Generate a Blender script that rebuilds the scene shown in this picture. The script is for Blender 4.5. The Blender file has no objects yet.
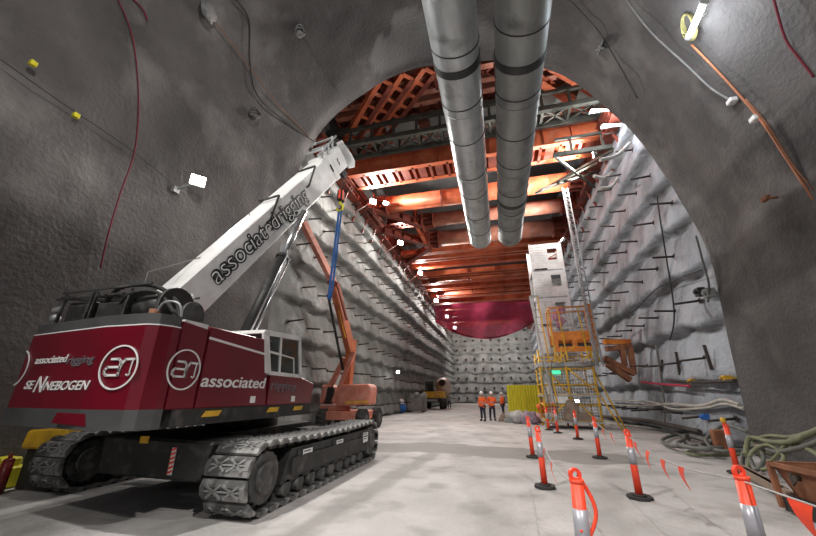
import bpy, bmesh, math, random
from mathutils import Vector, Matrix, noise
random.seed(7)
S = bpy.context.scene
C = S.collection
PI = math.pi
V = Vector
# ------------------------------------------------------------------ camera
F = 345.0; PIT = math.radians(20.2); YAW = math.radians(14.2); EYE = V((0, 0, 1.6))
cam = bpy.data.cameras.new('camera'); cam.sensor_width = 36; cam.lens = F / 816 * 36
cam.clip_start = .05; cam.clip_end = 500
co = bpy.data.objects.new('camera', cam); C.objects.link(co)
co.location = EYE; co.rotation_euler = (PI / 2 + PIT, 0, YAW)
S.camera = co
CM = co.rotation_euler.to_matrix()
def ray(x, y): return CM @ V(((x - 408) / F, (268 - y) / F, -1))
def aX(x, y, v): r = ray(x, y); return EYE + r * (v / r.x)
def aY(x, y, v): r = ray(x, y); return EYE + r * (v / r.y)
def aZ(x, y, v=0): r = ray(x, y); return EYE + r * ((v - 1.6) / r.z)
# ------------------------------------------------------------------ materials
def mat(name, col, rough=.6, metal=0, col2=None, scale=4, bump=0, bscale=30, stretch=(1, 1, 1), spec=.5, contrast=(.35, .65), dirt=None, alpha=1, emit=None, est=0):
    m = bpy.data.materials.new(name); m.use_nodes = True
    nt = m.node_tree; b = nt.nodes['Principled BSDF']
    b.inputs['Roughness'].default_value = rough; b.inputs['Metallic'].default_value = metal
    b.inputs['Specular IOR Level'].default_value = spec
    b.inputs['Alpha'].default_value = alpha
    if emit:
        b.inputs['Emission Color'].default_value = (*emit, 1); b.inputs['Emission Strength'].default_value = est
    tc = nt.nodes.new('ShaderNodeTexCoord'); mp = nt.nodes.new('ShaderNodeMapping')
    mp.inputs['Scale'].default_value = stretch; nt.links.new(tc.outputs['Object'], mp.inputs[0])
    n = nt.nodes.new('ShaderNodeTexNoise'); n.inputs['Scale'].default_value = scale; n.inputs['Detail'].default_value = 7
    n.inputs['Roughness'].default_value = .62
    nt.links.new(mp.outputs[0], n.inputs[0])
    r = nt.nodes.new('ShaderNodeValToRGB')
    c2 = col2 or tuple(c * .72 for c in col)
    r.color_ramp.elements[0].position = contrast[0]; r.color_ramp.elements[1].position = contrast[1]
    r.color_ramp.elements[0].color = (*c2, 1); r.color_ramp.elements[1].color = (*col, 1)
    nt.links.new(n.outputs[0], r.inputs[0]); out = r.outputs[0]
    if dirt:
        n2 = nt.nodes.new('ShaderNodeTexNoise'); n2.inputs['Scale'].default_value = dirt[1]; n2.inputs['Detail'].default_value = 4
        nt.links.new(tc.outputs['Object'], n2.inputs[0])
        r2 = nt.nodes.new('ShaderNodeValToRGB'); r2.color_ramp.elements[0].position = dirt[2]; r2.color_ramp.elements[1].position = dirt[3]
        nt.links.new(n2.outputs[0], r2.inputs[0])
        mx = nt.nodes.new('ShaderNodeMix'); mx.data_type = 'RGBA'
        nt.links.new(r2.outputs[0], mx.inputs[0]); nt.links.new(out, mx.inputs[6]); mx.inputs[7].default_value = (*dirt[0], 1)
        out = mx.outputs[2]
    nt.links.new(out, b.inputs['Base Color'])
    if bump:
        nb = nt.nodes.new('ShaderNodeTexNoise'); nb.inputs['Scale'].default_value = bscale; nb.inputs['Detail'].default_value = 5
        nt.links.new(tc.outputs['Object'], nb.inputs[0])
        bp = nt.nodes.new('ShaderNodeBump'); bp.inputs['Strength'].default_value = bump; bp.inputs['Distance'].default_value = .05
        nt.links.new(nb.outputs[0], bp.inputs['Height']); nt.links.new(bp.outputs[0], b.inputs['Normal'])
    return m
M = dict(
 shot=mat('shotcrete_dark', (.118, .108, .108), .8, col2=(.055, .052, .052), scale=.35, bump=.8, bscale=9, contrast=(.3, .7), dirt=((.19, .18, .175), .5, .52, .75), spec=.3),
 patch=mat('shotcrete_patch', (.26, .26, .26), .85, col2=(.18, .18, .18), scale=1.2, bump=.5, bscale=10, stretch=(1, 1, 4)),
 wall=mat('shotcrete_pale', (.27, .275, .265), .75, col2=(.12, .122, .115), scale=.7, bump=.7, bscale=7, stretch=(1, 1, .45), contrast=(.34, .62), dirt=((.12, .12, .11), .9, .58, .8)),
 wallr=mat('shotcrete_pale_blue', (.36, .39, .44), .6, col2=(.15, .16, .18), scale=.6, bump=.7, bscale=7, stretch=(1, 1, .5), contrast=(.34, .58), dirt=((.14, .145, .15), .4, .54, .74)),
 floor=mat('dusty_concrete', (.52, .50, .495), .75, col2=(.33, .32, .31), scale=.5, bump=.35, bscale=14, contrast=(.3, .62), dirt=((.25, .24, .23), 1.1, .52, .74)),
 stain=mat('damp_concrete', (.25, .24, .23), .55, col2=(.33, .32, .31), scale=1.5, bump=.3, bscale=12),
 slab=mat('deck_slab', (.17, .165, .16), .9, col2=(.1, .1, .1), scale=.6),
 orange=mat('orange_steel', (.70, .17, .07), .5, .1, col2=(.36, .07, .03), scale=.9, contrast=(.3, .6), dirt=((.6, .26, .17), 1.7, .56, .8)),
 salmon=mat('dusty_orange_steel', (.70, .30, .21), .6, .05, col2=(.42, .13, .08), scale=1.1, contrast=(.3, .6), dirt=((.55, .36, .30), 2.0, .52, .8)),
 redox=mat('red_oxide_steel', (.30, .065, .038), .6, .1, col2=(.13, .03, .02), scale=1.2),
 gsteel=mat('green_grey_steel', (.105, .11, .09), .6, .3, col2=(.055, .055, .05), scale=2),
 pale=mat('pale_panel', (.5, .52, .48), .7, col2=(.38, .4, .37), scale=1),
 red=mat('crane_red', (.17, .003, .016), .3, 0, col2=(.13, .003, .012), scale=1.2, spec=.6, dirt=((.26, .05, .06), 9, .68, .85)),
 grey=mat('crane_grey', (.085, .088, .09), .5, 0, col2=(.06, .06, .062), scale=2),
 dark=mat('dark_steel', (.045, .045, .045), .55, .3, col2=(.025, .025, .025), scale=3, dirt=((.11, .105, .1), 4, .55, .75)),
 track=mat('track_steel', (.10, .1, .098), .55, .5, col2=(.05, .05, .05), scale=6, dirt=((.2, .195, .19), 5, .5, .7)),
 dust=mat('dusty_tread', (.24, .24, .24), .8, 0, col2=(.13, .13, .13), scale=8),
 white=mat('white_paint', (.90, .90, .90), .4, 0, col2=(.7, .7, .7), scale=2, dirt=((.5, .5, .49), 3, .62, .8)),
 letter=mat('white_lettering', (.85, .85, .85), .4, col2=(.83, .83, .83)),
 letg=mat('grey_lettering', (.17, .15, .17), .4, col2=(.16, .14, .16)),
 shoe=mat('dusty_shoe', (.13, .13, .13), .6, .2, col2=(.06, .06, .06), scale=5, dirt=((.34, .335, .33), 4, .5, .7)),
 black=mat('black_lettering', (.02, .02, .022), .4, col2=(.02, .02, .022)),
 rubber=mat('black_rubber', (.03, .03, .03), .8),
 glass=mat('cab_glass', (.05, .07, .07), .06, 0, spec=.8, alpha=.55),
 chrome=mat('chrome_rod', (.7, .72, .75), .25, .9, col2=(.6, .6, .62)),
 duct=mat('galvanised_duct', (.66, .70, .72), .36, .5, col2=(.42, .46, .48), scale=3, stretch=(1, .35, 1), contrast=(.3, .7), dirt=((.24, .25, .25), 2.2, .56, .8)),
 duct2=mat('dull_galvanised_duct', (.40, .42, .41), .5, .4, col2=(.26, .275, .27), scale=2.4, stretch=(1, .35, 1), contrast=(.3, .7), dirt=((.14, .145, .145), 1.7, .55, .78)),
 dband=mat('duct_joint_band', (.06, .065, .065), .5, .4),
 yellow=mat('yellow_paint', (.85, .50, .03), .5, col2=(.5, .28, .03), scale=3),
 lemon=mat('lemon_sheeting', (.72, .66, .03), .55, col2=(.55, .48, .02), scale=5, stretch=(3, 3, .4)),
 orpaint=mat('orange_paint', (.85, .27, .03), .5, col2=(.6, .17, .03), scale=3),
 lift=mat('faded_salmon_paint', (.70, .27, .19), .5, col2=(.5, .16, .11), scale=2, dirt=((.6, .4, .34), 3, .55, .8)),
 liftarm=mat('faded_orange_arm', (.62, .17, .06), .5, col2=(.42, .11, .06), scale=2),
 hivis=mat('hi_vis_orange', (.95, .16, .03), .7, col2=(.85, .12, .02)),
 bollard=mat('bollard_orange', (.95, .09, .035), .45, col2=(.85, .06, .025), scale=5),
 bollw=mat('reflective_tape', (.42, .42, .47), .35, .2, col2=(.36, .36, .4), scale=6),
 skin=mat('skin', (.5, .28, .2), .6),
 navy=mat('navy_cloth', (.02, .025, .05), .8),
 rust=mat('rusty_brown_steel', (.36, .15, .075), .75, .1, col2=(.2, .08, .045), scale=3),
 rustbar=mat('rusted_bar', (.07, .055, .045), .7, .2, col2=(.04, .03, .028), scale=5),
 hose=mat('olive_hose', (.22, .23, .13), .6, col2=(.13, .14, .08), scale=4),
 hoseg=mat('grey_hose', (.16, .165, .15), .6, col2=(.1, .1, .09), scale=4),
 hosep=mat('pale_hose', (.5, .48, .44), .6),
 cable=mat('black_cable', (.03, .03, .03), .6),
 cableo=mat('orange_cable', (.26, .11, .06), .7),
 cabler=mat('red_strap', (.16, .012, .03), .8),
 cableg=mat('grey_cable', (.22, .22, .22), .6),
 blue=mat('blue_fabric', (.04, .2, .6), .7, col2=(.02, .12, .42), scale=5),
 net=mat('magenta_netting', (.62, .06, .15), .8, col2=(.36, .03, .10), scale=.5, alpha=.9, contrast=(.35, .62)),
 timber=mat('weathered_timber', (.33, .25, .19), .8, col2=(.2, .15, .12), scale=5, stretch=(1, 5, 1)),
 greyb=mat('grey_bin', (.35, .36, .35), .7, col2=(.24, .25, .24), scale=2),
 bag=mat('dusty_sack', (.50, .49, .48), .8, col2=(.33, .33, .34), scale=3),
 galv=mat('galvanised_tube', (.48, .49, .5), .45, .4, col2=(.36, .37, .38), scale=4),
 lens=mat('lamp_lens', (1, 1, 1), .3, emit=(1, .97, .92), est=28),
 tubel=mat('tube_light', (1, 1, 1), .3, emit=(.85, .95, 1), est=14),
 gsign=mat('green_sign', (.05, .5, .28), .4, emit=(.1, .9, .5), est=.8),
)
# ------------------------------------------------------------------ mesh builder
def tag(o, label=None, cat=None, group=None, kind=None):
    if label: o['label'] = label
    if cat: o['category'] = cat
    if group: o['group'] = group
    if kind: o['kind'] = kind
    return o
ORG = {}
def org(o):
    return ORG.get(o.name, V((0, 0, 0))) if o else V((0, 0, 0))
def empty(name, loc, label, cat, group=None):
    o = bpy.data.objects.new(name, None); C.objects.link(o); o.location = loc; o.empty_display_size = .2
    ORG[o.name] = V(loc); return tag(o, label, cat, group)
def frame(d, up=V((0, 0, 1))):
    d = d.normalized()
    if abs(d.dot(up)) > .98: up = V((0, 1, 0))
    x = d.cross(up).normalized(); z = x.cross(d).normalized()
    return x, d, z
class MB:
    def __init__(s): s.b = bmesh.new(); s.mi = 0
    def verts(s, pts): return [s.b.verts.new(p) for p in pts]
    def face(s, vs, smooth=False):
        try:
            f = s.b.faces.new(vs); f.material_index = s.mi; f.smooth = smooth; return f
        except ValueError: return None
    def hexa(s, p):     # 8 points: bottom 4 loop, top 4 loop
        v = s.verts(p)
        for q in ((3, 2, 1, 0), (4, 5, 6, 7), (0, 1, 5, 4), (1, 2, 6, 5), (2, 3, 7, 6), (3, 0, 4, 7)): s.face([v[i] for i in q])
        return s
    def box(s, a, b):
        (x0, y0, z0), (x1, y1, z1) = a, b
        return s.hexa([(x0, y0, z0), (x1, y0, z0), (x1, y1, z0), (x0, y1, z0), (x0, y0, z1), (x1, y0, z1), (x1, y1, z1), (x0, y1, z1)])
    def beam(s, a, b, w, h=None, up=V((0, 0, 1))):
        a, b = V(a), V(b); h = h or w
        x, d, z = frame(b - a, V(up)); x = x * w / 2; z = z * h / 2
        return s.hexa([a - x - z, a + x - z, a + x + z, a - x + z, b - x - z, b + x - z, b + x + z, b - x + z])
    def ibeam(s, a, b, w, h, up=V((0, 0, 1)), t=.04, stiff=0):
        a, b = V(a), V(b); x, d, z = frame(b - a, V(up))
        s.beam(a + z * (h / 2 - t / 2), b + z * (h / 2 - t / 2), w, t, up); s.beam(a - z * (h / 2 - t / 2), b - z * (h / 2 - t / 2), w, t, up)
        s.beam(a, b, t, h - 2 * t, up)
        if stiff:
            L = (b - a).length; n = max(1, int(L / stiff))
            for i in range(n + 1):
                p = a + d * (L - .04) * i / n
                s.beam(p, p + d * .03, w * .96, h - 2 * t, up)
        return s
    def cyl(s, a, b, r, r2=None, n=14, caps=True, smooth=True):
        a, b = V(a), V(b); r2 = r if r2 is None else r2
        x, d, z = frame(b - a)
        A = s.verts([a + (x * math.cos(2 * PI * i / n) + z * math.sin(2 * PI * i / n)) * r for i in range(n)])
        B = s.verts([b + (x * math.cos(2 * PI * i / n) + z * math.sin(2 * PI * i / n)) * r2 for i in range(n)])
        for i in range(n): s.face([A[i], A[(i + 1) % n], B[(i + 1) % n], B[i]], smooth)
        if caps: s.face(A[::-1]); s.face(B)
        return s
    def tube(s, pts, r, n=7):
        pts = [V(p) for p in pts]; rings = []
        for i, p in enumerate(pts):
            d = pts[min(i + 1, len(pts) - 1)] - pts[max(i - 1, 0)]
            if d.length < 1e-6: d = V((0, 0, 1))
            x, d, z = frame(d)
            if rings:
                # keep rings aligned
                px = rings[-1][1]; x = (px - d * px.dot(d)).normalized(); z = x.cross(d).normalized()
            rings.append((s.verts([p + (x * math.cos(2 * PI * k / n) + z * math.sin(2 * PI * k / n)) * r for k in range(n)]), x))
        for i in range(len(rings) - 1):
            A, B = rings[i][0], rings[i + 1][0]
            for k in range(n): s.face([A[k], A[(k + 1) % n], B[(k + 1) % n], B[k]], True)
        s.face(rings[0][0][::-1]); s.face(rings[-1][0]); return s
    def prism(s, poly, o, u, v, w, t):   # 2D poly in frame (o,u,v), extruded by w*t
        o, u, v, w = V(o), V(u), V(v), V(w)
        A = s.verts([o + u * p[0] + v * p[1] for p in poly]); B = s.verts([o + u * p[0] + v * p[1] + w * t for p in poly])
        n = len(poly); s.face(A[::-1]); s.face(B)
        for i in range(n): s.face([A[i], A[(i + 1) % n], B[(i + 1) % n], B[i]])
        return s
    def ring(s, c, u, v, r0, r1, w, t, n=32, sx=1):
        c, u, v, w = V(c), V(u), V(v), V(w); P = []
        for i in range(n):
            a = 2 * PI * i / n; e = u * math.cos(a) * sx + v * math.sin(a)
            P.append(s.verts([c + e * r0, c + e * r1, c + e * r1 + w * t, c + e * r0 + w * t]))
        for i in range(n):
            A, B = P[i], P[(i + 1) % n]
            for k in range(4): s.face([A[k], A[(k + 1) % 4], B[(k + 1) % 4], B[k]])
        return s
    def ball(s, c, r, sc=(1, 1, 1), n=12, m=8, jitter=0):
        c = V(c); rows = []
        for j in range(m + 1):
            t = PI * j / m
            rows.append(s.verts([c + V((math.sin(t) * math.cos(2 * PI * i / n) * sc[0], math.sin(t) * math.sin(2 * PI * i / n) * sc[1], math.cos(t) * sc[2])) * r * (1 + jitter * noise.noise(V((i * .9, j * 1.1, c.x * 3)))) for i in range(n)] if 0 < j < m else [c + V((0, 0, math.cos(t) * sc[2] * r))]))
        for j in range(m):
            A, B = rows[j], rows[j + 1]
            for i in range(n):
                k = (i + 1) % n
                if len(A) == 1: s.face([A[0], B[i], B[k]], True)
                elif len(B) == 1: s.face([A[i], B[0], A[k]], True)
                else: s.face([A[i], B[i], B[k], A[k]], True)
        return s
    def build(s, name, mats, parent=None, label=None, bevel=0):
        if bevel:
            bmesh.ops.bevel(s.b, geom=[e for e in s.b.edges], offset=bevel, segments=1, affect='EDGES', clamp_overlap=True)
        bmesh.ops.recalc_face_normals(s.b, faces=s.b.faces)
        o0 = org(parent)
        for v in s.b.verts: v.co -= o0
        me = bpy.data.meshes.new(name); s.b.to_mesh(me); s.b.free()
        if not isinstance(mats, (list, tuple)): mats = [mats]
        for m in mats: me.materials.append(M[m] if isinstance(m, str) else m)
        o = bpy.data.objects.new(name, me); C.objects.link(o); o.parent = parent
        ORG[o.name] = o0
        if label: o['label'] = label
        return o
def solo(mb, name, m, label, cat, group=None, kind=None, bevel=0):
    bb = [v.co.copy() for v in mb.b.verts]
    c = V((sum(v.x for v in bb) / len(bb), sum(v.y for v in bb) / len(bb), min(v.z for v in bb)))
    o = mb.build(name, m, None, bevel=bevel)
    o.data.transform(Matrix.Translation(-c)); o.location = c; ORG[o.name] = c
    return tag(o, label, cat, group, kind)
def dup(o, loc, rot=None, label=None, group=None):
    r = o.copy(); C.objects.link(r); r.location = loc
    if rot is not None: r.rotation_euler = rot
    if label: r['label'] = label
    if group: r['group'] = group
    for ch in list(o.children):
        c = ch.copy(); C.objects.link(c); c.parent = r
        for g in ch.children:
            d = g.copy(); C.objects.link(d); d.parent = c
    return r
def text(s, o, u, v, h, m, parent, name='lettering', width=None, bold=0, shear=0, label=None, spacing=1, t=.008):
    cu = bpy.data.curves.new('lettering', 'FONT'); cu.body = s; cu.size = 1; cu.offset = bold; cu.shear = shear; cu.extrude = .01; cu.space_character = spacing
    ob = bpy.data.objects.new('tmp_text', cu); C.objects.link(ob)
    dg = bpy.context.evaluated_depsgraph_get(); dg.update()
    me = bpy.data.meshes.new_from_object(ob.evaluated_get(dg)); bpy.data.objects.remove(ob)
    xs = [q.co.x for q in me.vertices]; x0, x1 = min(xs), max(xs)
    kx = (width / (x1 - x0)) if width else h
    u, v = V(u).normalized(), V(v).normalized(); w = u.cross(v).normalized(); o = V(o); o0 = org(parent)
    for q in me.vertices:
        q.co = o + u * (q.co.x - x0) * kx + v * q.co.y * h + w * (t if q.co.z > 0 else 0) - o0
    me.materials.clear(); me.materials.append(M[m])
    ob = bpy.data.objects.new(name, me); C.objects.link(ob); ob.parent = parent; ORG[ob.name] = o0
    if label: ob['label'] = label
    return ob
def smooth_path(pts, n=6):
    pts = [V(p) for p in pts]; out = []
    P = [pts[0]] + pts + [pts[-1]]
    for i in range(1, len(P) - 2):
        for k in range(n):
            t = k / n; a, b, c, d = P[i - 1], P[i], P[i + 1], P[i + 2]
            out.append(.5 * ((2 * b) + (c - a) * t + (2 * a - 5 * b + 4 * c - d) * t * t + (3 * b - 3 * c + d - a) * t ** 3))
    out.append(pts[-1]); return out
# ------------------------------------------------------------------ the cavern and the station box
PY = 13.0; XL, XR = -9.7, 7.5; YB = 78.0; ZT = 20.5
ARCH = [(6.8, 0), (7.02, 3.5), (7.2, 5.9), (6.9, 8.25), (6.2, 11.1), (5.25, 13.1), (4.0, 15.1), (2.2, 16.5), (.3, 17.15), (-1.6, 17.5), (-3.3, 17.5), (-5.0, 17.0), (-7.5, 15.3), (-8.85, 13.0), (-9.4, 10), (-9.55, 6.5), (-9.55, 3), (-9.45, 0)]
NS = 9
AP = [(p.x, p.z) for p in smooth_path([V((a, 0, b)) for a, b in ARCH], NS)]
def arch_hit(px, py, lift=.0):
    r = ray(px, py); best = None
    for i in range(len(AP) - 1):
        (x0, z0), (x1, z1) = AP[i], AP[i + 1]; z0 -= 1.6; z1 -= 1.6
        den = r.x * (z1 - z0) - r.z * (x1 - x0)
        if abs(den) < 1e-9: continue
        t = (x0 * (z1 - z0) - z0 * (x1 - x0)) / den
        if t <= 0: continue
        hx, hz = r.x * t, r.z * t; L2 = (x1 - x0) ** 2 + (z1 - z0) ** 2
        k = ((hx - x0) * (x1 - x0) + (hz - z0) * (z1 - z0)) / L2
        if -.01 <= k <= 1.01 and (best is None or t < best): best = t
    p = EYE + r * best
    c = V((-1.3, p.y, 7)); return p + (c - p).normalized() * (.12 + lift)
def rock(x, y, z, amp):
    return amp * (noise.noise(V((x, y, z)) * .28) * 1.0 + noise.noise(V((x, y, z)) * 1.1) * .35)
def shell(name, i0, i1, m):
    b = MB(); rows = []
    ny = 110
    for j in range(ny + 1):
        y = -14 + (PY + 14) * j / ny; row = []
        for i in range(i0, i1 + 1):
            x, z = AP[i]
            c = V((-1.3, 0, 7)); d = (V((x, 0, z)) - c).normalized()
            a = .22 * (1 if j < ny - 1 else .35)
            p = V((x, y, z)) + d * (rock(x, y, z, a) + .12 * (1 - min(1, (PY - y) / 1.0)) * 0)
            row.append(b.b.verts.new(p))
        rows.append(row)
    for j in range(ny):
        for i in range(len(rows[0]) - 1): b.face([rows[j][i], rows[j][i + 1], rows[j + 1][i + 1], rows[j + 1][i]], True)
    o = b.build(name, m); tag(o, kind='structure'); return o
nA = len(AP)
iR = 5 * NS; iL = 12 * NS
shell('wall_cavern_right', 0, iR, 'shot'); shell('ceiling_cavern', iR, iL, 'shot'); shell('wall_cavern_left', iL, nA - 1, 'shot')
# lip of the arch: closes the cavern shell against the end of the box
b = MB(); A = []; B = []
for i, (x, z) in enumerate(AP):
    c = V((-1.3, 0, 7)); d = (V((x, 0, z)) - c).normalized(); k = rock(x, PY, z, .077)
    p = V((x, PY, z)) + d * k
    dx = ((XR + .3 if d.x > 0 else XL - .3) - c.x) / d.x if abs(d.x) > 1e-6 else 1e9
    dz = ((ZT + .2) - c.z) / d.z if d.z > 1e-6 else (-.2 - c.z) / d.z if d.z < -1e-6 else 1e9
    q = c + d * min(dx, dz); q.y = PY + .02
    A.append(b.b.verts.new(p)); B.append(b.b.verts.new(q))
for i in range(nA - 1): b.face([A[i], A[i + 1], B[i + 1], B[i]])
tag(b.build('wall_portal', 'shot'), kind='structure')
def bench_wall(name, x, sgn, m): # a darker colour is mixed in along the seams between benches
    seam = []
          # benches of sprayed concrete, each bulging over the one below
    b = MB(); rows = []; ny, nz = 260, 170
    for j in range(ny + 1):
        y = PY + .03 + (YB - PY) * (j / ny) ** 1.5; row = []
        for i in range(nz + 1):
            z = ZT * i / nz - .02
            zz = z + .07 * math.sin(y * 2.7) + .16 * noise.noise(V((y * .5, z * .2, x)))
            f = (zz / 1.95) % 1.0
            prof = .46 * (1 - f) ** .7 if f > .1 else .46 * f / .1
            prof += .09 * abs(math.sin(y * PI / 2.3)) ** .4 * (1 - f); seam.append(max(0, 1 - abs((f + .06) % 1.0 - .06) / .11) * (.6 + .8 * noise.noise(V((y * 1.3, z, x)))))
            d = (prof + rock(x, y, z, .035) + .03 * noise.noise(V((x, y, z)) * 4)) * min(1, max(0, (y - PY - .15) / 1.3))
            row.append(b.b.verts.new((x - sgn * min(.58, max(.0, d)), y, z)))
        rows.append(row)
    for j in range(ny):
        for i in range(nz): b.face([rows[j][i], rows[j][i + 1], rows[j + 1][i + 1], rows[j + 1][i]], True)
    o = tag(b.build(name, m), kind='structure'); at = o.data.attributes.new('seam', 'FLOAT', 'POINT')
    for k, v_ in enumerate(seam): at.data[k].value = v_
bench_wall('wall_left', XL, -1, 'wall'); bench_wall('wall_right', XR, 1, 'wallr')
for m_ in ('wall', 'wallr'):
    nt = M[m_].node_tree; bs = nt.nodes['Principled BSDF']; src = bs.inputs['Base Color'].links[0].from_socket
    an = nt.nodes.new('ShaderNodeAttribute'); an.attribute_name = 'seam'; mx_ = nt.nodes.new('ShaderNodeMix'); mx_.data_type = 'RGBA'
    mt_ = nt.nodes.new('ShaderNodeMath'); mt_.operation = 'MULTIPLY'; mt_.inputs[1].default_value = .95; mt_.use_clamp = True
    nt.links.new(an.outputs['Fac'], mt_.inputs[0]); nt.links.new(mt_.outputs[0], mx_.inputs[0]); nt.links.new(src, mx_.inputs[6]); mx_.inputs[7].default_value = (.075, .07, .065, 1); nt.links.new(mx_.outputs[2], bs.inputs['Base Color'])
b = MB(); rows = []
for j in range(110):
    x = XL - .2 + (XR - XL + .4) * j / 109; row = []
    for i in range(101):
        z = ZT * i / 100 - .02; zz = z + .06 * math.sin(x * 2.3) + .35 * noise.noise(V((x * .5, z * .3, 5)))
        f = (zz / 1.95) % 1.0; d = (.7 * (1 - f) ** .7 if f > .1 else 6.5 * f) + rock(x, 80, z, .12)
        row.append(b.b.verts.new((x, YB - d, z)))
    rows.append(row)
for j in range(109):
    for i in range(100): b.face([rows[j][i], rows[j][i + 1], rows[j + 1][i + 1], rows[j + 1][i]], True)
tag(b.build('wall_back', mat('shotcrete_grey', (.34, .345, .34), .75, col2=(.16, .162, .155), scale=.7, bump=.6, bscale=7)), kind='structure')
b = MB(); b.box((XL - .3, PY, ZT), (XR + .3, YB + .2, ZT + .4)); tag(b.build('ceiling', 'slab'), kind='structure')
b = MB(); rows = []
NX = 150; xs = [XL - .4 + (XR - XL + .8) * i / NX for i in range(NX + 1)]; ys = [-16 + 1.0 * k for k in range(18)] + [2 + .1 * k for k in range(180)] + [20 + .5 * k for k in range(40)] + [40 + 38.2 * k / 20 for k in range(21)]
for y in ys: rows.append([b.b.verts.new((x, y, .012 * noise.noise(V((x, y, 0)) * .8) - .012)) for x in xs])
for j in range(len(ys) - 1):
    for i in range(NX): b.face([rows[j][i], rows[j][i + 1], rows[j + 1][i + 1], rows[j + 1][i]], True)
fo = tag(b.build('floor', 'floor'), kind='structure')
# wet joint across the floor and wheel marks, as stains of their own
def segd(p, a, c):
    d = c - a; t = max(0, min(1, (p - a).dot(d) / d.length_squared)); return (p - a - d * t).length
JO = [aZ(*q) for q in ((370, 446), (450, 448), (540, 454), (602, 458))]; TR = [aZ(*q) for q in ((434, 452), (408, 468), (330, 512), (250, 560))]
TR2 = [aZ(*q) for q in ((620, 470), (600, 510), (610, 580))]; TR3 = [aZ(*q) for q in ((440, 425), (470, 470), (520, 560))]
at = fo.data.attributes.new('stain', 'FLOAT', 'POINT')
for k, v_ in enumerate(fo.data.vertices):
    p = V((v_.co.x, v_.co.y, 0)); n = noise.noise(p * 1.3); n2 = noise.noise(p * 4 + V((7, 1, 0)))
    s_ = 0
    for L_, wd, am in ((JO, 1.05, 1.0), (TR, .24, .8), (TR2, .3, .4), (TR3, .3, .3)):
        dd = min(segd(p, L_[i], L_[i + 1]) for i in range(len(L_) - 1)) + .5 * n * wd + .08 * n2
        s_ = max(s_, am * max(0, min(1, (wd - dd) / .12 + .5)))
    at.data[k].value = s_
fm = M['floor']; nt = fm.node_tree; bs = nt.nodes['Principled BSDF']; src = bs.inputs['Base Color'].links[0].from_socket
an = nt.nodes.new('ShaderNodeAttribute'); an.attribute_name = 'stain'; mx_ = nt.nodes.new('ShaderNodeMix'); mx_.data_type = 'RGBA'
mt_ = nt.nodes.new('ShaderNodeMath'); mt_.operation = 'MULTIPLY'; mt_.inputs[1].default_value = .85
nt.links.new(an.outputs['Fac'], mt_.inputs[0]); nt.links.new(mt_.outputs[0], mx_.inputs[0]); nt.links.new(src, mx_.inputs[6]); mx_.inputs[7].default_value = (.22, .21, .2, 1); nt.links.new(mx_.outputs[2], bs.inputs['Base Color'])
# lighter sprayed patches high on the cavern roof
def roof_patch(polys):
    ob = [o for o in C.objects if o.name.startswith('ceiling_cavern')][0]; at = ob.data.attributes.new('patch', 'FLOAT', 'POINT')
    for k, v_ in enumerate(ob.data.vertices):
        val = 0
        for P in polys:
            x, y = math.atan2(v_.co.z - 7, v_.co.x + 1.3) + .012 * noise.noise(v_.co * 1.7), v_.co.y + .15 * noise.noise(v_.co * 2.1); ins = False
            for i in range(len(P)):
                (xa, ya), (xb, yb) = P[i], P[i - 1]
                if (ya > y) != (yb > y) and x < (xb - xa) * (y - ya) / (yb - ya) + xa: ins = not ins
            if ins: val = 1
        at.data[k].value = val
def wp(poly): return [(math.atan2(h.z - 7, h.x + 1.3), h.y) for h in [arch_hit(*q) for q in poly]]
roof_patch([wp(((368, 62), (374, 40), (392, 34), (394, 10), (420, 8), (436, 50), (430, 60), (405, 66), (380, 74))), wp(((166, 2), (180, -14), (200, -8), (205, 6), (188, 24), (172, 24)))])
fm = M['shot']; nt = fm.node_tree; bs = nt.nodes['Principled BSDF']; src = bs.inputs['Base Color'].links[0].from_socket
an = nt.nodes.new('ShaderNodeAttribute'); an.attribute_name = 'patch'; mx_ = nt.nodes.new('ShaderNodeMix'); mx_.data_type = 'RGBA'
mt_ = nt.nodes.new('ShaderNodeMath'); mt_.operation = 'MULTIPLY'; mt_.inputs[1].default_value = .8
nt.links.new(an.outputs['Fac'], mt_.inputs[0]); nt.links.new(mt_.outputs[0], mx_.inputs[0]); nt.links.new(src, mx_.inputs[6]); mx_.inputs[7].default_value = (.17, .17, .17, 1); nt.links.new(mx_.outputs[2], bs.inputs['Base Color'])
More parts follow.
